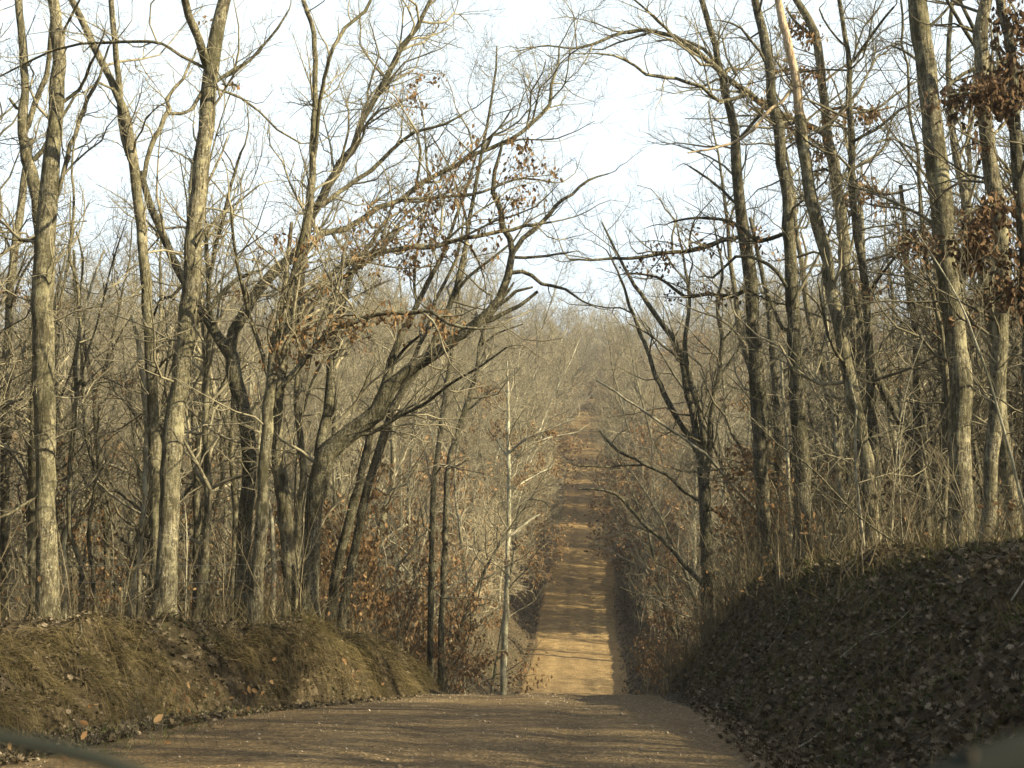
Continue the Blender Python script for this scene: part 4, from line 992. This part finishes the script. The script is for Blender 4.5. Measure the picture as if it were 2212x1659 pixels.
def far_wood():
    rs = np.random.RandomState(3)
    pts = []
    for (n, d0, d1) in ((620, 95, 200), (1000, 200, 395), (340, 395, 460)):
        y = rs.uniform(d0, d1, n * 2); x = rs.uniform(-1, 1, n * 2) * (y * .42 + 6)
        u = x - center(y)
        ok = (np.abs(u) > np.where(y > 385, -1, 5.2)) & ((u < 0) | (u > 30) | (rs.rand(len(u)) < .55)); x, y, u = x[ok][:n], y[ok][:n], u[ok][:n]
        z = terrain(y, u)
        pts.append(np.stack([x, y, z], 1))
    y = rs.uniform(346, 412, 110); x = center(y) + rs.uniform(-13, 13, 110); pts.append(np.stack([x, y, terrain(y, x - center(y))], 1))
    P = np.concatenate(pts); n = len(P)
    scatter_wood("far_wood", "bare winter wood covering the far hillside and its skyline", P, rs)
far_wood()
def wood_around():
    # the wood goes on beside and behind the camera; its shade lies across the near road
    rs = np.random.RandomState(21)
    x = rs.uniform(-50, 75, 1500); y = rs.uniform(-55, 60, 1500); u = x - center(y)
    ok = (np.abs(u) > np.where(u > 0, 7.5, 6.5)) & ((u < 0) | (u > 38) | (rs.rand(len(u)) < .5)) & (np.abs(x) > np.maximum(y, -3) * .40 + 5.0)
    x, y, u = x[ok][:430], y[ok][:430], u[ok][:430]
    scatter_wood("wood_around", "bare winter wood beside and behind the camera", np.stack([x, y, terrain(y, u)], 1), rs, (1, 1))
wood_around()

# ------------------------------------------------------------------ undergrowth
def undergrowth():
    rng = random.Random(77)
    def brush(name, label, specs, mat, leafy, lm=LEAF):
        out = Out()
        for n, d0, d1, u0, u1, h0, h1, rm, lvl in specs:
            for _ in range(n):
                y = rng.uniform(d0, d1); u = rng.uniform(u0, u1)
                x = float(center(y)) + u
                if abs(x) > y * .40 + 2.5: continue
                L = rng.uniform(h0, h1)
                out_p = (x, y, gz(x, y) - .05)
                grow(out, out_p, norm((rng.gauss(0, .28), rng.gauss(0, .28), 1)), L, max(rm, L * .0065), lvl, rng, (0, 3.6, 2.6, 1.7), .12, .16, rm, leafy)
        v, f = tubes(out.p)
        mats = [mat]; mi = np.zeros(len(f[0]), int)
        if out.leaf:
            v2, f2 = hang_leaves(out.leaf, 1, .10 if specs[0][1] < 60 else .2, nr, spread=.15, droop=.3)
            f = [np.concatenate([f[0], f2[0] + len(v)])]; mi = np.concatenate([mi, np.ones(len(f2[0]), int)]); v = np.concatenate([v, v2]); mats.append(lm)
        o = mesh_obj(name, v, f, mats, matidx=mi, smooth=False)
        tag(o, label, "undergrowth", kind="stuff")
    brush("undergrowth", "tangle of thin bare stems and weeds under the near trees",
          [(520, 22, 46, -16, -4.2, .4, 2.4, .003, 1), (560, 20, 46, 4.6, 16, .4, 2.4, .003, 1), (260, 28, 62, 3.2, 6.5, .4, 1.8, .0035, 2), (200, 27, 62, -7, -3.1, .4, 1.8, .0035, 2), (120, 30, 55, 3.6, 8, 1.5, 3.4, .0045, 2)], STEM_PALE, .05)
    brush("roadside_thicket", "dark thicket of weeds and briars on both sides of the road where it drops into the dip",
          [(420, 27, 60, 2.75, 5.5, .4, 1.5, .0035, 2), (280, 27, 52, -6.0, -3.4, .3, 1.2, .0035, 2), (160, 13, 32, 6, 10, .3, 1.2, .003, 1), (170, 13, 31, -5.4, -2.6, .2, .8, .003, 1), (120, 24, 36, 4.2, 7.5, .5, 1.6, .003, 2)], TWIG_DARK, .10)
    brush("distant_undergrowth", "brown brush covering the slopes beyond the dip",
          [(1100, 46, 130, -45, -4.4, .8, 3.6, .008, 2), (1000, 46, 130, 3.8, 45, .8, 3.6, .008, 2), (500, 130, 300, -9, -3.4, 1, 4.5, .012, 2), (450, 130, 300, 3.4, 9, 1, 4.5, .012, 2), (160, 338, 372, -6, 6, 2, 7, .015, 2)], TWIG_FAR, .42)
undergrowth()

def sticks():
    rng = random.Random(9)
    for i in range(46):
        d = rng.uniform(12, 27); sd = rng.choice((-1, 1, 1))
        u = rng.uniform(3.4, 8.5) if sd > 0 else -float(edge_l(d)) - rng.uniform(.1, 2.2)
        x = float(center(d)) + u; a = rng.uniform(0, 6.28); L = rng.uniform(.3, 1.3)
        pts, rad = [], []
        for k in range(6):
            px, py = x + math.cos(a) * L * k / 5, d + math.sin(a) * L * k / 5
            pts.append((px - x, py - d, gz(px, py) + .03 + rng.uniform(0, .03) - gz(x, d))); rad.append(.011 * (1 - .12 * k) * (.5 + L * .5)); a += rng.gauss(0, .15)
        o = Out(); o.p.append((pts, rad))
        for k in (2, 3):
            grow(o, pts[k], norm((math.cos(a + .8), math.sin(a + .8), .25)), L * .3, .005, 0, rng, rmin=.004)
        v, f = tubes(o.p)
        ob = mesh_obj("fallen_stick", v, f, rng.choice((BARK_PALE, TWIG, TWIG_DARK)), loc=(x, d, gz(x, d)))
        tag(ob, "thin fallen stick lying among the leaves on the %s bank" % ("right" if sd > 0 else "left"), "stick", "fallen sticks on the %s bank" % ("right" if sd > 0 else "left"))
sticks()

# ------------------------------------------------------------------ wire fence, board, and the front of the car
def fence():
    xs = np.linspace(-11, -4.3, 40)
    root = empty("wire_fence", (-6.5, 28.2, gz(-6.5, 28.2)))
    m, nt, b = new_mat("fence_wire"); b.inputs["Base Color"].default_value = (.32, .34, .33, 1); b.inputs["Metallic"].default_value = .6; b.inputs["Roughness"].default_value = .55
    for h in (.32, .62, .95):
        pts = []
        for x in xs:
            sag = .03 * math.sin((x + 9.5) * math.pi / 2.03) ** 2
            pts.append((x + 6.5, .04 * math.sin(x * 1.7), h - sag + .25 - (gz(-6.5, 28.2) - EYE + .45)))
        v, f = tubes([(pts, [.0035] * len(pts))]); mesh_obj("wire", v, f, m, root)
    for x in (-10.6, -7.5, -4.4):
        z = gz(x, 28.2) - root.location.z
        v, f = tubes([([(x + 6.5, 0, z - .3), (x + 6.52, 0, z + .5), (x + 6.5, 0, z + 1.25), (x + 6.5, 0, z + 1.27)], [.05, .048, .045, .004])]); mesh_obj("post", v, f, BARK_DARK, root)
    tag(root, "rusty three strand wire fence behind the left bank", "fence")
fence()
def boxmesh(name, sx, sy, sz, mat, loc, rot=(0, 0, 0), parent=None, bev=.01):
    import bmesh
    bm = bmesh.new(); bmesh.ops.create_cube(bm, size=1)
    for v in bm.verts: v.co = (v.co.x * sx, v.co.y * sy, v.co.z * sz)
    bmesh.ops.bevel(bm, geom=bm.edges[:], offset=bev, segments=2, affect='EDGES')
    me = bpy.data.meshes.new(name); bm.to_mesh(me); bm.free(); me.materials.append(mat)
    o = bpy.data.objects.new(name, me); COL.objects.link(o); o.location = loc; o.rotation_euler = rot
    if parent: o.parent = parent
    return o
def wood_board():
    m, nt, b = new_mat("weathered_board")
    f = noise(nt, mapping(nt, coord(nt), (1.5, 20, 20)), 4, 4, .6)
    nt.links.new(ramp(nt, [(.35, (.10, .08, .05)), (.65, (.22, .18, .12))], f), b.inputs["Base Color"])
    p = at(671, 1369, 27.3)
    g = gz(p[0], p[1])
    o = boxmesh("wooden_board", .40, .15, .11, m, (p[0], p[1], max(g + .03, p[2])), (R(4), R(-1), R(3)))
    tag(o, "short squared weathered board lying on top of the left bank", "board")
wood_board()
def car():
    m, nt, b = new_mat("wiper_grey"); b.inputs["Base Color"].default_value = (.03, .034, .028, 1); b.inputs["Roughness"].default_value = 1.0
    m2, nt2, b2 = new_mat("car_paint_grey"); b2.inputs["Base Color"].default_value = (.10, .11, .11, 1); b2.inputs["Roughness"].default_value = .35; b2.inputs["Metallic"].default_value = .5
    m3, nt3, b3 = new_mat("wiper_joint"); b3.inputs["Base Color"].default_value = (.05, .045, .035, 1)
    root = empty("car", (0, .9, 0))
    tag(root, "dark out of focus wipers and bonnet of the car at the bottom corners", "car")
    def loc(p): return (p[0], p[1] - .9, p[2])
    def arm(pts, rad, name, mat):
        q = [loc(p) for p in pts]
        v, f = tubes([(q, rad)]); return mesh_obj(name, v, f, mat, root)
    d = .78
    L = [at(-260, 1555, d), at(-120, 1570, d), at(0, 1597, d), at(110, 1618, d), at(220, 1645, d), at(330, 1685, d), at(480, 1760, d), at(600, 1840, d - .02)]
    w = arm(L, [.0055] * 8, "wiper", m)
    Rr = [at(1870, 1800, .72), at(2000, 1725, .72), at(2120, 1675, .72), at(2260, 1640, .72), at(2420, 1610, .72)]
    w2 = arm(Rr, [.010, .013, .015, .016, .016], "wiper", m)
    j = [loc(at(2098, 1620, .715)), loc(at(2098, 1700, .715))]
    v, f = tubes([(j, [.0028, .003])]); mesh_obj("nozzle", v, f, m3, w2)
    # bonnet: a curved pressed sheet below the picture, with its front lip and the scuttle
    nx, ny = 25, 14
    V = []
    for s in (0, 1):
        for i in range(ny):
            for k in range(nx):
                x = (k / (nx - 1) * 2 - 1); y = i / (ny - 1)
                z = 1.03 - .10 * x * x - .06 * y - .10 * y ** 4 - .05 * s + .02 * math.exp(-((abs(x) - .55) / .12) ** 2)
                V.append((x * .78 * (1 - .1 * y), .98 + y * 1.05 - .9, z))
    q = []
    o = nx * ny
    for i in range(ny - 1):
        for k in range(nx - 1):
            a = i * nx + k
            q.append((a, a + 1, a + nx + 1, a + nx)); q.append((o + a, o + a + nx, o + a + nx + 1, o + a + 1))
    for k in range(nx - 1):
        a = (ny - 1) * nx + k; q.append((a, a + 1, o + a + 1, o + a)); q.append((k + 1, k, o + k, o + k + 1))
    mesh_obj("bonnet", V, [np.array(q)], m2, root)
    # the front of the body under the bonnet
    def body():
        V = []; n = 12
        for z in (.28, .45, .7, .97):
            for k in range(n):
                t = k / (n - 1) * 2 - 1
                V.append((t * .8, 1.02 + 1.02 * (1 - abs(t) ** 6 * .5) - (.06 if z > .9 else 0) - .9, z - .12 * t * t * (z > .9)))
        q = [(r * n + k, r * n + k + 1, (r + 1) * n + k + 1, (r + 1) * n + k) for r in range(3) for k in range(n - 1)]
        mesh_obj("front_body", V, [np.array(q)], m2, root)
    body()
    for sx in (-.68, .68):
        v, f = tubes([([(sx - .1, .6, .3), (sx - .1, .6, .3), (sx + .1, .6, .3), (sx + .1, .6, .3)], [.02, .3, .3, .02])]); mesh_obj("wheel", v, f, m, root)
car()

# ------------------------------------------------------------------ the thin haze of the valley
def haze():
    m = bpy.data.materials.new("haze_air"); m.use_nodes = True
    nt = m.node_tree; nt.nodes.clear()
    out = nt.nodes.new("ShaderNodeOutputMaterial"); v = nt.nodes.new("ShaderNodeVolumePrincipled")
    v.inputs["Color"].default_value = (.92, .93, .95, 1); v.inputs["Density"].default_value = HAZE; v.inputs["Anisotropy"].default_value = .3
    nt.links.new(v.outputs[0], out.inputs["Volume"])
    x0, x1, y0, y1, z0, z1 = -760, 860, -70, 1640, -14, 100
    V = [(x, y, z) for z in (z0, z1) for y in (y0, y1) for x in (x0, x1)]
    q = np.array([(0, 2, 3, 1), (4, 5, 7, 6), (0, 1, 5, 4), (2, 6, 7, 3), (0, 4, 6, 2), (1, 3, 7, 5)])
    o = mesh_obj("haze", V, [q], m, smooth=False)
    tag(o, "thin pale haze over the valley and far hillside", kind="stuff")
HAZE = .00035
haze()
